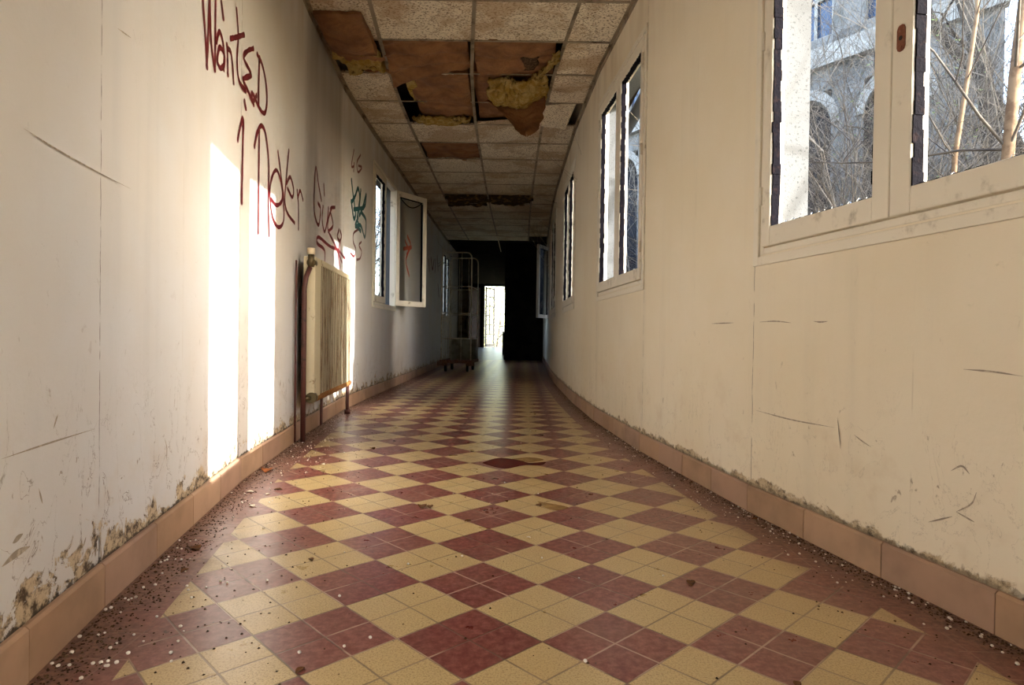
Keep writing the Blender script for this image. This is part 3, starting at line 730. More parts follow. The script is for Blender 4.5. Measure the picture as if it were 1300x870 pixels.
strokes('graffiti', LW, 1, c5, s5, [
    [(6, 160), (24, 70), (46, 4), (44, 200), (38, 500), (36, 620)],
    [(130, 208), (150, 110), (182, 55), (215, 130), (236, 350), (232, 620), (238, 860)], [(166, 90), (162, 350), (160, 570), (158, 840)],
    [(305, 250), (325, 400), (345, 600), (345, 760), (305, 802), (262, 720), (245, 550), (262, 430), (296, 385), (330, 480), (336, 600), (296, 642), (256, 600)],
    [(385, 240), (370, 400), (355, 600), (375, 700), (426, 772)], [(368, 480), (395, 435), (419, 520), (410, 582), (376, 520)],
    [(446, 535), (455, 650), (455, 815)], [(450, 590), (468, 535), (488, 602)]], .024, 'graf_red', wall_left, 'maroon sprayed letters i nder')
c4, s4 = (380, 190), 5.8
strokes('graffiti', LW, 1, c4, s4, [
    [(160, 372), (140, 260), (120, 130), (108, 300), (110, 470), (140, 556), (154, 440), (136, 395)], [(178, 260), (182, 332)],
    [(172, 420), (166, 520), (184, 606), (204, 520), (212, 430)], [(260, 425), (226, 440), (246, 555), (212, 602)], [(236, 430), (210, 520), (212, 600), (260, 700), (312, 830)],
    [(290, 590), (278, 640), (296, 672), (308, 640), (300, 600)], [(185, 835), (182, 740), (130, 690), (140, 645), (220, 710), (282, 740), (335, 800)], [(300, 672), (286, 760), (296, 870)]], .028, 'graf_red', wall_left, 'maroon sprayed scrawl above the radiator')
strokes('graffiti', LW, 1, c4, s4, [[(400, 2), (382, 118), (400, 124)], [(402, 100), (398, 158)], [(448, 40), (422, 95), (430, 166), (458, 132), (434, 118)]], .024, 'graf_red', wall_left, 'maroon sprayed 4G')
strokes('graffiti', LW, 1, c4, s4, [
    [(382, 225), (396, 350), (412, 470), (398, 505), (380, 380)], [(384, 385), (410, 340), (430, 285), (442, 360), (424, 500), (432, 545)],
    [(450, 300), (438, 480), (466, 420), (490, 330), (482, 410), (450, 450), (488, 520), (480, 645), (450, 560), (410, 565), (430, 500)], [(400, 440), (470, 430)], [(415, 560), (450, 600)]], .042, 'graf_teal', wall_left, 'teal sprayed tag')
strokes('graffiti', LW, 1, c4, s4, [[(430, 590), (398, 618), (396, 680), (415, 735), (402, 786), (376, 762)], [(455, 680), (438, 705), (456, 750), (446, 800), (422, 812)]], .024, 'graf_red', wall_left, 'maroon sprayed 55')
strokes('graffiti', LW, 1, (0, 0), 1, [[(514, 306), (518, 318), (515, 332), (519, 350)], [(517, 300), (521, 312), (516, 324)], [(512, 316), (522, 314)]], .055, 'graf_orange', wall_left, 'orange sprayed mark behind the open window leaf')
strokes('graffiti', LW, 1, (0, 0), 1, [[(544, 330), (545, 344)], [(547, 328), (549, 342), (551, 330)], [(553, 330), (552, 345)], [(555, 326), (556, 343)], [(556, 362), (557, 376)]], .06, 'graf_red', wall_left, 'small faded red tag far down the wall')
# scratches and scuffs, surface marks of the two walls
strokes('scratch', LW, 1, (0, 0), 1, [[(0, 583), (60, 563), (118, 545)], [(28, 163), (85, 198), (165, 240)], [(148, 36), (165, 48)]], .004, 'scuff', wall_left, thin_ends=True)
strokes('scratch', LW, 1, (0, 0), 1, [[(0, 720), (18, 704), (36, 694)], [(14, 690), (20, 684), (27, 678)]], .014, 'scuff', wall_left, thin_ends=True)
strokes('scratch', LW, 1, (0, 0), 1, [[(66, 545), (69, 534), (72, 526)], [(47, 620), (50, 632), (52, 640)], [(127, 660), (126, 690), (128, 720)], [(55, 720), (45, 745), (40, 760)], [(108, 682), (105, 694)], [(208, 556), (211, 570), (210, 590)]], .006, 'scuff', wall_left, thin_ends=True)
strokes('scratch', RW, -1, (0, 0), 1, [[(904, 411), (932, 410)], [(965, 409), (985, 408), (1005, 410)], [(1033, 408), (1042, 409), (1052, 408)], [(960, 521), (1005, 533), (1060, 543)], [(1085, 552), (1095, 560), (1107, 568)], [(1224, 469), (1260, 472), (1300, 478)], [(1064, 530), (1066, 550), (1068, 570)], [(1208, 598), (1222, 592), (1232, 602)], [(1215, 650), (1234, 640), (1241, 625)], [(1180, 663), (1210, 656)], [(1215, 650), (1238, 663)]], .005, 'scuff', wall_right, thin_ends=True)

# ------------------------------------------------------------------ radiator
rad = empty('radiator', wall_pt(LW, 7.33, 0, .06, 1), 'cream panel radiator with rust streaked fins on the graffitied wall', 'radiator')
ua = 1.2*(5+(3.50-2.53)/1.2); ub = 1.2*(6+(4.72-3.73)/1.19)       # near and far end along the wall
def RP(u, z, off): # a straight box across the slight bend of the wall
    a = wall_pt(LW, ua, z, 0, 1); b = wall_pt(LW, ub, z, 0, 1); t = (u-ua)/(ub-ua); p = a.lerp(b, t); d = (b-a).normalized(); n = Vector((d.y, -d.x, 0)); return p+n*off
Z0, Z1 = .215, 1.02
def rbar(m, u0, u1, z0, z1, o0, o1):
    m.prism([RP(u0, z0, o0), RP(u1, z0, o0), RP(u1, z1, o0), RP(u0, z1, o0)], RP(u0, z0, o1)-RP(u0, z0, o0))
m = MB(); rbar(m, ua+.01, ub-.01, Z0+.03, Z1-.01, .045, .094); m.build('panel_body', 'finshade', rad, origin=rad.location)
m = MB(); rbar(m, ua, ua+.16, Z0+.02, Z1, .082, .102); m.build('front_panel', 'rad', rad, bevel=.004, origin=rad.location)
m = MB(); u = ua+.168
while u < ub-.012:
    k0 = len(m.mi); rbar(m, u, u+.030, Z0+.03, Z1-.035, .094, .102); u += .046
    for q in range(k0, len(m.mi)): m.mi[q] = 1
    m.mi[k0+1] = 0                                       # painted faces in front, flanks coloured dark as shade between fins
m.build('fins', ['fin', 'finshade'], rad, origin=rad.location)
m = MB(); rbar(m, ua+.16, ub, Z1-.035, Z1, .078, .105); m.build('top_rail', 'rad', rad, bevel=.004, origin=rad.location)
m = MB(); rbar(m, ua-.004, ua+.002, Z0+.02, Z1, .040, .1); m.build('side_cover', 'rad', rad, bevel=.002, origin=rad.location)
m = MB(); m.tube([RP(ua-.01+(ub-ua+.02)*i/20, Z0+.012+.002*math.sin(i*2), .085) for i in range(21)], .022, 12); m.build('bottom_tube', 'rust', rad, origin=rad.location)
m = MB(); m.tube([RP(ua-.05, -.0, .055), RP(ua-.05, .5, .055), RP(ua-.05, .84, .055), RP(ua-.045, .90, .062), RP(ua-.01, .955, .075)], .014, 10); m.build('supply_pipe', 'pipe', rad, origin=rad.location)
m = MB(); m.tube([RP(ua-.068, -.0, .016), RP(ua-.068, .99, .016)], .006, 8); m.build('riser_pipe', 'pipe', rad, origin=rad.location)
m = MB(); m.tube([RP(ub-.03, .0, .085), RP(ub-.03, .08, .083), RP(ub-.03, Z0, .085)], .013, 10); m.tube([RP(ub-.03, .0, .085), RP(ub-.03, .03, .085)], .022, 10); m.build('return_pipe', 'pipe', rad, origin=rad.location)
m = MB(); rbar(m, (ua+ub)/2-.02, (ua+ub)/2+.02, .0, Z0, .012, .022); m.build('wall_strap', 'pipe', rad, origin=rad.location)
m = MB(); m.tube([RP(ua-.012, Z1-.035, .08), RP(ua+.03, Z1-.035, .085)], .024, 12); m.tube([RP(ua-.005, Z1-.06, .08), RP(ua-.005, Z1+.012, .08)], .017, 12); vv = m.build('valve', 'brass', rad, origin=rad.location)
m = MB(); m.tube([RP(ua-.005, Z1+.010, .08), RP(ua-.005, Z1+.045, .08)], .021, 14); cp = m.build('valve_cap', 'capw', vv, origin=None); cp.location = -rad.location
m = MB(); m.tube([RP(ua-.02, Z0+.022, .088), RP(ua+.03, Z0+.022, .088)], .030, 12); m.tube([RP(ua-.05, Z0+.022, .06), RP(ua-.005, Z0+.022, .088)], .013, 8); m.build('lower_valve', 'brass', rad, origin=rad.location)

# ------------------------------------------------------------------ roll cage
cart = empty('roll_cage', (-.86, 10.45, 0), 'tall grey wire roll cage on a rusty castor base', 'roll cage')
cart.rotation_euler.z = math.radians(-4.5)
CW, CD, CH = .475, .76, 1.90
def cage_side(y, name, lean=0):
    m = MB(); r_ = .011; c = .085; x0, x1 = -CW/2, CW/2; top = CH
    pts = [(x0, y, .14), (x0, y, top-c)]+[(x0+c-c*math.cos(a), y, top-c+c*math.sin(a)) for a in (math.pi/8, math.pi/4, 3*math.pi/8)]+[(x0+c, y, top), (x1-c, y, top)]+[(x1-c+c*math.sin(a), y, top-c+c*math.cos(a)) for a in (math.pi/8, math.pi/4, 3*math.pi/8)]+[(x1, y, top-c), (x1, y, .14)]
    m.tube(pts, r_, 8)
    fr = m.build(name, 'cage', cart)
    m = MB()
    for z in (.53, .93, 1.36): m.tube([(x0, y, z), (x1, y, z)], .007, 6)
    for k in range(1, 3): m.tube([(x0+CW*k/3, y, .16), (x0+CW*k/3, y, top)], .0045, 6)
    m.build('wire_mesh', 'cage', fr)
cage_side(-CD/2, 'side_frame'); cage_side(CD/2, 'side_frame')
m = MB(); x0 = -CW/2
for z in (.53, .90, .96, 1.36, 1.74): m.tube([(x0, -CD/2, z), (x0, CD/2, z)], .007, 6)
for k in range(1, 4): m.tube([(x0, -CD/2+CD*k/4, .16), (x0, -CD/2+CD*k/4, 1.74)], .0045, 6)
m.build('back_mesh', 'cage', cart)
x1 = CW/2
for z in (.53, .93, 1.36):
    m = MB(); m.tube([(x1, -CD/2, z), (x1, CD/2, z)], .006, 6); m.build('restraint_bar', 'cage', cart)
m = MB(); m.cbox((0, CD/2-.02, .34), (CW-.03, .008, .36)); m.build('lower_panel', 'greypanel', cart)
m = MB(); t_ = .028
for (c, s_) in (((0, -CD/2, .165), (CW+.05, .04, .05)), ((0, CD/2, .165), (CW+.05, .04, .05)), ((-CW/2, 0, .165), (.04, CD, .05)), ((CW/2, 0, .165), (.04, CD, .05)), ((0, 0, .165), (CW, .05, .02)), ((-.1, 0, .168), (.05, CD, .018)), ((.1, 0, .168), (.05, CD, .018))): m.cbox(c, s_)
for sx in (-1, 1): m.box((sx*CW/2-.06 if sx < 0 else CW/2-.05, -CD/2-.02, .10), (.11, 0, 0), (0, .05, 0), (0, 0, .065))
m.build('base_frame', 'cbase', cart, bevel=.004)
for sx in (-1, 1):
    for sy in (-1, 1):
        cx_, cy_ = sx*(CW/2-.06), sy*(CD/2-.08)
        m = MB(); m.cbox((cx_, cy_, .125), (.05, .06, .05)); m.box((cx_-.022, cy_-.015, .05), (.004, 0, 0), (0, .035, 0), (0, 0, .075)); m.box((cx_+.018, cy_-.015, .05), (.004, 0, 0), (0, .035, 0), (0, 0, .075))
        cs = m.build('castor', 'cbase', cart)
        m = MB(); m.tube([(cx_-.016, cy_, .055), (cx_+.016, cy_, .055)], .054, 18); m.build('wheel', 'rubber', cs)

# ------------------------------------------------------------------ doors at the far end
d1 = empty('door_1', (-1.90, 20.0, 0), kind='structure')
m = MB(); m.box((-1.92, 20.0, .02), (.50, .10, 0), (-.008, .04, 0), (0, 0, 2.02)); dl = m.build('door_leaf', 'doorwood', d1, origin=(-1.9, 20, 0))
m = MB(); m.box((-1.50, 20.03, .78), (.03, .006, 0), (0, -.02, 0), (0, 0, .26)); hd = m.build('door_handle', 'rubber', d1, origin=(-1.9, 20, 0))
d2 = empty('door_2', (-1.33, 30.1, 0), kind='structure')
def D2(m, x0, x1, z0, z1, y0, y1): m.box((x0, y0, z0), (x1-x0, 0, 0), (0, y1-y0, 0), (0, 0, z1-z0))
m = MB(); D2(m, -1.39, -1.32, 0, 3.0, 30.08, 30.2); D2(m, -.34, -.27, 0, 3.0, 30.08, 30.2); D2(m, -1.39, -.27, 2.90, 2.98, 30.08, 30.2); m.build('door_frame', 'mirrorwood', d2, origin=d2.location)
m = MB(); m.box((-2.0, 29.4, .02), (.48, .62, 0), (-.03, .03, 0), (0, 0, 2.8)); m.build('brown_leaf', 'brownwood', d2, origin=d2.location)
m = MB()                                                  # glazed leaf, swung out into the garden
gx, gy, gd = -1.30, 30.3, Vector((.36, .62, 0)).normalized()
def gbar(a, b, z0, z1): m.prism([Vector((gx, gy, z0))+gd*a, Vector((gx, gy, z0))+gd*b, Vector((gx, gy, z1))+gd*b, Vector((gx, gy, z1))+gd*a], (.03, -.02, 0))
gbar(0, .09, 0.02, 2.88); gbar(.72, .84, 0.02, 2.88); gbar(.36, .40, .6, 2.88)
for z in (.02, .60, 1.05, 1.50, 1.95, 2.40, 2.80): gbar(0, .84, z, z+(.05 if z > .1 else .14))
m.build('glazed_leaf', 'mirrorwood', d2, origin=d2.location)

# ------------------------------------------------------------------ spills, grit, leaves and pellets on the floor
def spill(name, pts, mat, lab):
    m = MB(); pp = catmull([on_floor(*p)+Vector((0, 0, 0)) for p in pts+[pts[0]]], 5)[:-1]
    m.prism([(p.x+.004*fbm((p.x*40, p.y*40, 1)), p.y, .0005) for p in pp], (0, 0, .0008)); o = m.build(name, mat, floor); o['label'] = lab
spill('stain', [(612, 588), (632, 582), (655, 584), (672, 588), (692, 587), (686, 591), (664, 591), (645, 595), (628, 593)], 'stain', 'dark red spill')
spill('stain', [(650, 583), (672, 581), (690, 584), (672, 587)], 'ystain', 'thin brown smear')
spill('stain', [(683, 637), (705, 641), (722, 645), (706, 648), (688, 643)], 'ystain', 'brown stain')

def blob(name, mat, r_, loc, squash=.8, lab=None, cat=None, group=None, sub=1):
    bm = bmesh.new(); bmesh.ops.create_icosphere(bm, subdivisions=sub, radius=r_)
    for v in bm.verts: v.co *= 1+.22*noise.noise(v.co*300); v.co.z *= squash
    me = bpy.data.meshes.new(name); bm.to_mesh(me); bm.free(); me.materials.append(MT[mat])
    for p in me.polygons: p.use_smooth = True
    o = bpy.data.objects.new(name, me); COL.objects.link(o); o.location = loc; return tag(o, lab, cat, group)
LAB = 'small white round pellet loose on the tiled floor'; GRP = 'white pellets scattered over the floor'
proto = blob('white_pellet', 'bead', .0036, (0, 0, .003), lab=LAB, cat='pellet', group=GRP, sub=2)
spots = []
for px, py in [(66, 844), (73, 847), (103, 863), (91, 830), (118, 844), (137, 841), (134, 847), (128, 843), (148, 843), (140, 824), (148, 818), (94, 812), (101, 810), (159, 761), (163, 763), (167, 761), (182, 747), (197, 744), (206, 729), (204, 715), (209, 713), (214, 708), (212, 712), (229, 797), (380, 830), (437, 822), (431, 758), (470, 811), (743, 841), (842, 732), (936, 905), (1015, 690), (1063, 741), (735, 735)]:
    spots.append(on_floor(px, py))
def scatter(n, P, sgn, y0, y1, spread, power=1.6):
    out = []
    for _ in range(n):
        y = y0*(y1/y0)**rnd.random(); d = .022+spread*rnd.random()**power
        out.append(Vector((xat(P, y)+sgn*d, y, 0)))
    return out
near = scatter(95, RW, -1, 1.15, 4.0, .13, 2.2)+scatter(60, LW, 1, 1.1, 2.8, .22, 1.3)+scatter(45, LW, 1, 2.8, 4.4, .22, 1.4)
for i in range(14):
    y = 1.3+rnd.random()*3; near.append(Vector((xat(LW, y)+.3+rnd.random()*1.2, y, 0)))
spots += near
spots = [s_ for s_ in spots if xat(LW, s_.y)+.02 < s_.x < xat(RW, s_.y)-.02]
for i, p in enumerate(spots):
    o = proto if i == 0 else proto.copy()
    if i: COL.objects.link(o)
    k = rnd.uniform(.55, 1.05) if p.y > 1.2 else rnd.uniform(.75, 1.1)
    o.scale = (k, k, k); o.location = (p.x, p.y, .0030*k*.92)
def grit(name, pts, rmin, rmax, mat, lab, cat):
    m = MB()
    for p in pts:
        r_ = rnd.uniform(rmin, rmax); a = rnd.random()*3; n = len(m.v)
        for q in range(4): th = a+q*math.pi/2; m.v.append((p.x+r_*math.cos(th), p.y+r_*math.sin(th), .0002+r_*.1))
        m.v.append((p.x, p.y, r_*rnd.uniform(.7, 1.2)))
        for q in range(4): m.f.append((n+q, n+(q+1) % 4, n+4)); m.mi.append(0); m.sm.append(False)
        m.f.append((n+3, n+2, n+1, n)); m.mi.append(0); m.sm.append(False)
    o = m.build(name, mat); tag(o, lab, cat, kind='stuff'); return o
grit('white_grit', scatter(900, LW, 1, 2.7, 8.5, .26, 1.5)+scatter(420, RW, -1, 1.5, 9.0, .12, 2.0)+[Vector((x_, y_, 0)) for x_, y_ in [(lambda y: (xat(LW, y)+.05+rnd.random()*1.75, y))(2+rnd.random()*5) for _ in range(90)]], .0010, .0028, 'bead', 'fine white grit strewn along both skirtings', 'grit')
grit('dark_grit', scatter(2600, RW, -1, 1.05, 8.0, .055, 1.9)+scatter(2600, LW, 1, 1.05, 8.0, .10, 1.7)+scatter(420, LW, 1, 1.05, 5.0, .45, 1.2)+scatter(260, RW, -1, 1.05, 5.0, .3, 1.4)+scatter(170, LW, 1, 1.1, 6.0, 1.8, 1.0), .0010, .0036, 'crumb', 'dark crumbs of dirt gathered along the walls', 'grit')
def leaf(name, px, py, size, lab, cat='leaf', mat='leaf', pxs=None):
    p = on_floor(px, py); m = MB(); a = rnd.random()*6; sd = rnd.random()*50; c_, s_ = math.cos(a), math.sin(a)
    def fn(u, v):
        w = math.sin(math.pi*min(.98, max(.02, u)))**.7; x = (u-.5)*size; y = (v-.5)*size*.6*w
        z = .0015+size*.20*abs(v-.5)*w*1.2+size*.10*math.sin(math.pi*u)*abs(noise.noise(Vector((sd, u*3, v*3))))
        return (p.x+x*c_-y*s_, p.y+x*s_+y*c_, z)
    m.grid(fn, 8, 4); o = m.build(name, mat, origin=(p.x, p.y, 0)); sd_ = o.modifiers.new('t', 'SOLIDIFY'); sd_.thickness = .0008
    tag(o, lab, cat); return o
leaf('dry_leaf', 339, 598, .075, 'rust brown crumpled leaf by the skirting under the sunlit wall').data.materials[0] = simple('rust_leaf', (.30, .10, .03), .8, .2)
leaf('dry_leaf', 877, 741, .035, 'black curled leaf on the red block nearest the right skirting')
leaf('dry_leaf', 381, 852, .022, 'oval black scrap on a yellow tile in the bottom left of the floor')
leaf('dry_leaf', 536, 644, .050, 'long dark leaf across the joint left of the corridor middle')
leaf('dry_leaf', 546, 644, .035, 'short dark leaf touching the tip of the long dark leaf')
leaf('dry_leaf', 594, 662, .024, 'small dark crumb shaped leaf on a red block in mid corridor')
leaf('dry_leaf', 684, 642, .030, 'dark scrap lying in the brown stain on yellow tiles')
leaf('dry_leaf', 643, 637, .018, 'tiny dark scrap just left of the brown stain')
leaf('dry_leaf', 248, 697, .045, 'dark flat leaf on the dirty strip by the left skirting')
leaf('dry_leaf', 473, 570, .045, 'dark scrap on the far left beside the first sunlit red block')
leaf('dry_leaf', 235, 725, .028, 'dark crumb lying beyond the cut yellow corner tile')
leaf('dry_leaf', 1012, 870, .022, 'black scrap at the bottom edge of the right hand red block')
leaf('dry_leaf', 960, 660, .030, 'blackish leaf in the grit against the right skirting')
leaf('dry_leaf', 353, 622, .030, 'brown leaf scrap between paint flakes by the left skirting')
leaf('dry_leaf', 395, 711, .022, 'dark speck on the pale worn tiles under the window glare')
leaf('paint_flake', 320, 643, .032, 'pale curled paint flake on the dirty strip, nearest the viewer', 'paint flake', 'flake')
leaf('paint_flake', 317, 625, .028, 'pale paint flake just behind the nearest one', 'paint flake', 'flake')
leaf('paint_flake', 340, 628, .020, 'small pale paint flake beside the brown leaf scrap', 'paint flake', 'flake')
leaf('paint_flake', 410, 590, .030, 'pale flake on the yellow tiles below the radiator pipe', 'paint flake', 'flake')
leaf('paint_flake', 671, 683, .014, 'tiny white flake on a yellow tile in the corridor middle', 'paint flake', 'flake')

# ------------------------------------------------------------------ outside
m = MB(); m.quad((-90, -60, -.5), (90, -60, -.5), (90, 140, -.5), (-90, 140, -.5)); gr = m.build('ground', 'ground'); tag(gr, kind='structure')
# old building across the yard
A = Vector((2.0, 16.0)); B_ = Vector((6.9, 9.0)); td = (B_-A).normalized(); LEN = (B_-A).length
def BP(t, z, back=0): p = A+td*t+Vector((.50, .866))*back; return Vector((p.x, p.y, z))
bld = empty('old_building', (A.x, A.y, -.5), 'old grey stone building with arches and tall windows behind the bare shrubs', 'building')
m = MB(); m.prism([BP(-4, -.5, .25), BP(LEN, -.5, .25), BP(LEN, -.5, 6), BP(-4, -.5, 6)], (0, 0, 11.5))
for k in range(9):                                        # piers in front of the recessed arcade and windows
    t0 = -3.05+k*1.52
    if t0 < LEN: m.prism([BP(t0, -.5), BP(min(LEN, t0+.55), -.5), BP(min(LEN, t0+.55), -.5, .3), BP(t0, -.5, .3)], (0, 0, 11.5))
m.prism([BP(-4, 4.95), BP(LEN, 4.95), BP(LEN, 4.95, .3), BP(-4, 4.95, .3)], (0, 0, .95)); m.prism([BP(-4, 8.3), BP(LEN, 8.3), BP(LEN, 8.3, .3), BP(-4, 8.3, .3)], (0, 0, 1.4))
m.prism([BP(-4, -.5), BP(LEN, -.5), BP(LEN, -.5, .3), BP(-4, -.5, .3)], (0, 0, 1.2))
# blank bay at the near end of the facade
m.prism([BP(LEN-.95, -.5, -.02), BP(LEN, -.5, -.02), BP(LEN, -.5, .3), BP(LEN-.95, -.5, .3)], (0, 0, 11.5))
m.build('facade', 'stone', bld, origin=bld.location)
m = MB(); m.prism([BP(-4, 5.35, -.14), BP(LEN+.05, 5.35, -.14), BP(LEN+.05, 5.35, .1), BP(-4, 5.35, .1)], (0, 0, .34)); m.prism([BP(LEN-.6, 3.9, -.10), BP(LEN-.15, 3.9, -.10), BP(LEN-.15, 3.9, .1), BP(LEN-.6, 3.9, .1)], (0, 0, .12))
m.build('cornice', 'palestone', bld, origin=bld.location)
for k in range(9):
    t0 = -3.05+k*1.52+.55; w = .97
    if t0+w > LEN-.9: break
    m = MB(); n = 10; inner = []; outer = []
    for i in range(n+1):
        th = math.pi*i/n; inner.append((t0+w/2-w/2*math.cos(th), 4.35+.5*math.sin(th))); outer.append((t0+w/2-(w/2+.15)*math.cos(th), 4.35+.68*math.sin(th)))
    for i in range(n): m.prism([BP(*inner[i], -.06), BP(*inner[i+1], -.06), BP(*outer[i+1], -.06), BP(*outer[i], -.06)], Vector((.5, .866, 0))*.30)
    m.build('arch', 'palestone', bld, origin=bld.location)
    m = MB(); m.prism([BP(t0, .7, .2), BP(t0+w, .7, .2), BP(t0+w, 4.8, .2), BP(t0, 4.8, .2)], Vector((.5, .866, 0))*.04); m.build('arch_opening', 'bdark', bld, origin=bld.location)
    m = MB(); m.prism([BP(t0, 5.9, .16), BP(t0+w, 5.9, .16), BP(t0+w, 8.3, .16), BP(t0, 8.3, .16)], Vector((.5, .866, 0))*.04); wv = m.build('window', 'bglass', bld, origin=bld.location)
    m = MB()
    for q in range(4): m.prism([BP(t0+w*q/3-.03, 5.9, .10), BP(t0+w*q/3+.03, 5.9, .10), BP(t0+w*q/3+.03, 8.3, .10), BP(t0+w*q/3-.03, 8.3, .10)], Vector((.5, .866, 0))*.05)
    for z in (5.9, 6.6, 7.3, 8.0): m.prism([BP(t0, z, .10), BP(t0+w, z, .10), BP(t0+w, z+.05, .10), BP(t0, z+.05, .10)], Vector((.5, .866, 0))*.05)
    mm = m.build('mullion', 'palestone', wv); mm.location = -bld.location
# unseen added wing that keeps the sun off the farther windows
blocker = empty('sun_blocker', (8.4, 1.9, -.5), 'plain unseen added wing standing beyond the yard', 'building')
m = MB(); m.box((8.4, 1.50, -.5), (5, 0, 0), (0, 7.2, 0), (0, 0, 10.5)); m.build('walls', 'stone', blocker, origin=blocker.location)
m = MB(); m.box((8.3, 1.40, 10), (5.2, 0, 0), (0, 7.4, 0), (0, 0, .3)); m.build('roof', 'roof', blocker, origin=blocker.location)

for nm, lab, x0, x1, y0, y1, h in (('light_blocker', 'unseen block added to cut the sky light at the middle windows', 1.95, 2.25, 5.7, 9.3, 4.6), ('light_blocker', 'unseen block added to cut the sky light beyond the graffitied wall', -4.2, -3.1, 2.5, 9.2, 4.2)):  # blocks added out of view to dim the far part of the corridor
    e = empty(nm, (x0, y0, -.5), lab, 'light blocker')
    m = MB(); m.box((x0, y0, -.5), (x1-x0, 0, 0), (0, y1-y0, 0), (0, 0, h)); m.build('walls', 'stone', e, origin=e.location)
    m = MB(); m.box((x0-.08, y0-.08, h-.5), (x1-x0+.16, 0, 0), (0, y1-y0+.16, 0), (0, 0, .1)); m.build('roof', 'roof', e, origin=e.location)

def grow(m, p, d, L, r_, depth, rr, wig=.25, kids=4, sides=5, up=.0):
    n = 6; pts = [p]; q = p.copy(); dd = d.normalized()
    for i in range(n):
        dd = (dd+Vector((rr.uniform(-wig, wig), rr.uniform(-wig, wig), rr.uniform(-wig, wig)+up))).normalized(); q = q+dd*L/n; pts.append(q.copy())
    m.tube(pts, r_, sides, False, r_*.35)
    if depth > 0:
        for k in range(kids):
            i = rr.randint(1, n); base = pts[i]; ax = Vector((rr.uniform(-1, 1), rr.uniform(-1, 1), rr.uniform(-.3, .9))).normalized()
            grow(m, base, (dd*.6+ax).normalized(), L*rr.uniform(.4, .7), r_*.5, depth-1, rr, wig, kids, max(3, sides-1), up)
def shrub(x, y, h, stems, seed, mat, label, lean=(0, 0), spread=.5, depth=3, kids=4, r0=.014, name='bare_shrub', cat='shrub'):
    rr = random.Random(seed); m = MB(); 
    for k in range(stems):
        p = Vector((x+rr.uniform(-spread, spread), y+rr.uniform(-spread, spread), -.5)); d = Vector((rr.uniform(-.35, .35)+lean[0], rr.uniform(-.35, .35)+lean[1], 1))
        grow(m, p, d, h*rr.uniform(.7, 1.1), r0, depth, rr, .16, kids, 5, .04)
    o = m.build(name, mat, origin=(x, y, -.5)); tag(o, label, cat); return o
for x_, y_, h_, st, sd_, mt_, lab in (
    (3.2, 5.6, 3.4, 11, 1, 'twig', 'tangle of thin grey twigs nearest the open window'), (4.4, 6.6, 4.2, 11, 2, 'twig2', 'pale leafless shrub in front of the stone arches'),
    (3.9, 8.2, 4.2, 10, 3, 'twig', 'leafless shrub against the foot of the arcade'), (5.6, 7.6, 4.5, 10, 4, 'twig', 'dark leafless shrub before the blank stone wall'),
    (2.3, 9.0, 4.6, 9, 5, 'twig', 'thin shrub seen through the second window'), (4.6, 5.4, 3.8, 9, 6, 'twig2', 'bramble thicket under the leaning pale trunk'),
    (2.6, 12.0, 5.0, 9, 15, 'twig2', 'pale shrub beyond the thin one outside the second window'), (5.2, 6.0, 3.4, 9, 16, 'twig', 'low grey bramble at the sunlit side of the yard'), (4.2, 7.4, 3.8, 12, 17, 'twig2', 'dense pale bramble between the shrubs and the arcade'), (3.5, 6.9, 3.0, 12, 18, 'twig', 'dark bramble mound under the first arch'), (3.1, 6.2, 2.9, 14, 19, 'twig2', 'pale bramble mound low behind the open window'), (4.0, 5.9, 3.0, 14, 20, 'twig2', 'pale bramble mound between the two slim trunks')):
    shrub(x_, y_, h_, st, sd_, mt_, lab, depth=3, kids=5, r0=.011)
shrub(-3.2, 11.5, 4.4, 8, 8, 'twig', 'leafless shrub outside the left hand windows', depth=3, kids=3)
shrub(-2.6, 13.8, 4.0, 8, 21, 'twig', 'second leafless shrub outside the left hand windows', depth=3, kids=3)
shrub(-3.4, 15.2, 4.6, 14, 41, 'twig', 'dense leafless shrub filling the view of the open left window', depth=3, kids=5, r0=.02)
shrub(-4.4, 18.6, 5.0, 14, 42, 'twig', 'farther dense shrub beyond the left windows', depth=3, kids=5, r0=.025)
shrub(5.15, 1.8, 4.6, 6, 9, 'twig', 'small bare tree on the sunny side of the yard', depth=3, kids=4, r0=.03)
def trunk(pts, r_, mat, label, nm='slim_tree', seed=3, r2=None):
    m = MB(); m.tube([Vector(p) for p in pts], r_, 9, True, r2 or r_*.7)
    root = empty(nm, pts[0], label, 'tree'); m.build('trunk', mat, root, origin=root.location)
    rr = random.Random(seed)
    for k in range(9):
        m = MB(); i = rr.randint(1, len(pts)-1); grow(m, Vector(pts[i]), Vector((rr.uniform(-1, .6), rr.uniform(-1, 1), rr.uniform(.1, 1))), rr.uniform(.7, 1.5), r_*.25, 1, rr, .2, 3, 4)
        m.build('branch', 'twig', root, origin=root.location)
def at_d(px, py, Y): d = ray(px, py); t = Y/d.y; return tuple(Vector((0, 0, EYE))+d*t)
trunk([at_d(1262, 560, 3.3), at_d(1270, 330, 3.35), at_d(1280, 190, 3.4), at_d(1289, 90, 3.4), at_d(1302, -20, 3.5), at_d(1310, -200, 3.6)], .034, 'bark', 'tan slender trunk leaning up past the near window')
trunk([at_d(1200, 500, 3.9), at_d(1212, 200, 3.9), at_d(1228, 100, 3.95), at_d(1240, 20, 4.0), at_d(1246, -120, 4.0)], .016, 'bark', 'thin tan stem rising just left of the slender trunk', seed=5)
trunk([at_d(1290, 420, 6.4), at_d(1262, 240, 6.4), at_d(1248, 80, 6.4), at_d(1205, -60, 6.5), at_d(1170, -260, 6.6)], .085, 'twig', 'thick dark forked tree standing behind the brambles', seed=6)
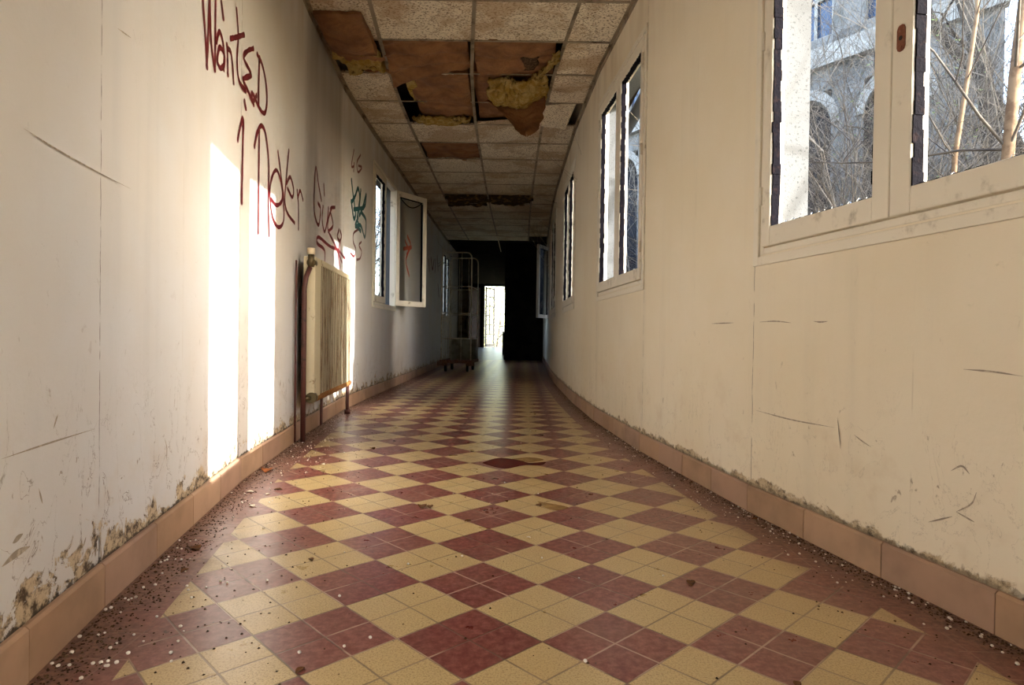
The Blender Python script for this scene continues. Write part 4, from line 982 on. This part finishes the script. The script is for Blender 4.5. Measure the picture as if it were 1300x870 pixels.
trunk([at_d(1330, 260, 7.0), at_d(1260, 120, 6.9), at_d(1190, 40, 6.9), at_d(1150, -40, 6.8), at_d(1120, -160, 6.8)], .06, 'twig', 'dark limb slanting across the pale stone wall', seed=11)
trunk([(3.65, 2.14, -.5), (3.66, 2.15, 1.5), (3.64, 2.13, 3.4), (3.7, 2.1, 5.6)], .10, 'twig', 'unseen bare tree added to shade the radiator from the sun', seed=14)  # trunk added out of view so its shadow falls on the radiator
# green shoots
m = MB(); rr = random.Random(4)
for k in range(4200):
    x_ = rr.uniform(3.0, 5.6); y_ = x_/rr.uniform(.50, .74); z_ = .5+3.2*rr.random()**1.6
    if fbm((x_*1.4, y_*1.4, z_*1.2)) < .04: continue
    a = rr.random()*6; s_ = rr.uniform(.008, .022); n = Vector((math.cos(a), math.sin(a), rr.uniform(-.6, .6)))*s_; t_2 = n.orthogonal().normalized()*s_*.5; p = Vector((x_, y_, z_))
    m.quad(p-n, p+t_2, p+n, p-t_2)
o = m.build('ivy_leaves', 'green'); tag(o, 'small yellow green leaves caught among the bare twigs', 'leaves', kind='stuff')
# garden seen through the far door
def bush(x, y, r_, h, seed, lab):
    rr = random.Random(seed); root = empty('garden_bush', (x, y, -.5), lab, 'bush')
    m = MB()
    for k in range(2600):
        th = rr.random()*6.283; ph = math.acos(rr.uniform(-.2, 1)); q = r_*(.75+.3*rr.random()); p = Vector((x+q*math.cos(th)*math.sin(ph), y+q*math.sin(th)*math.sin(ph), -.3+h*math.cos(ph)*(.7+.3*rr.random())))
        s_ = rr.uniform(.05, .12); n = Vector((rr.uniform(-1, 1), rr.uniform(-1, 1), rr.uniform(-1, 1))).normalized()*s_; t_2 = n.orthogonal().normalized()*s_*.6; m.quad(p-n, p+t_2, p+n, p-t_2)
    m.build('foliage', simple('sunlit_leaves_%d' % seed, (.42, .46, .22), .7, .3), root, origin=root.location)
    m = MB(); grow(m, Vector((x, y, -.5)), Vector((0, 0, 1)), h, .06, 2, rr, .15, 4); m.build('stems', 'twig', root, origin=root.location)
bush(-1.0, 42, 2.4, 5.0, 31, 'sunlit bush standing straight beyond the far door')
bush(-3.8, 46, 2.8, 6.0, 32, 'paler bush behind the glazed door leaf')
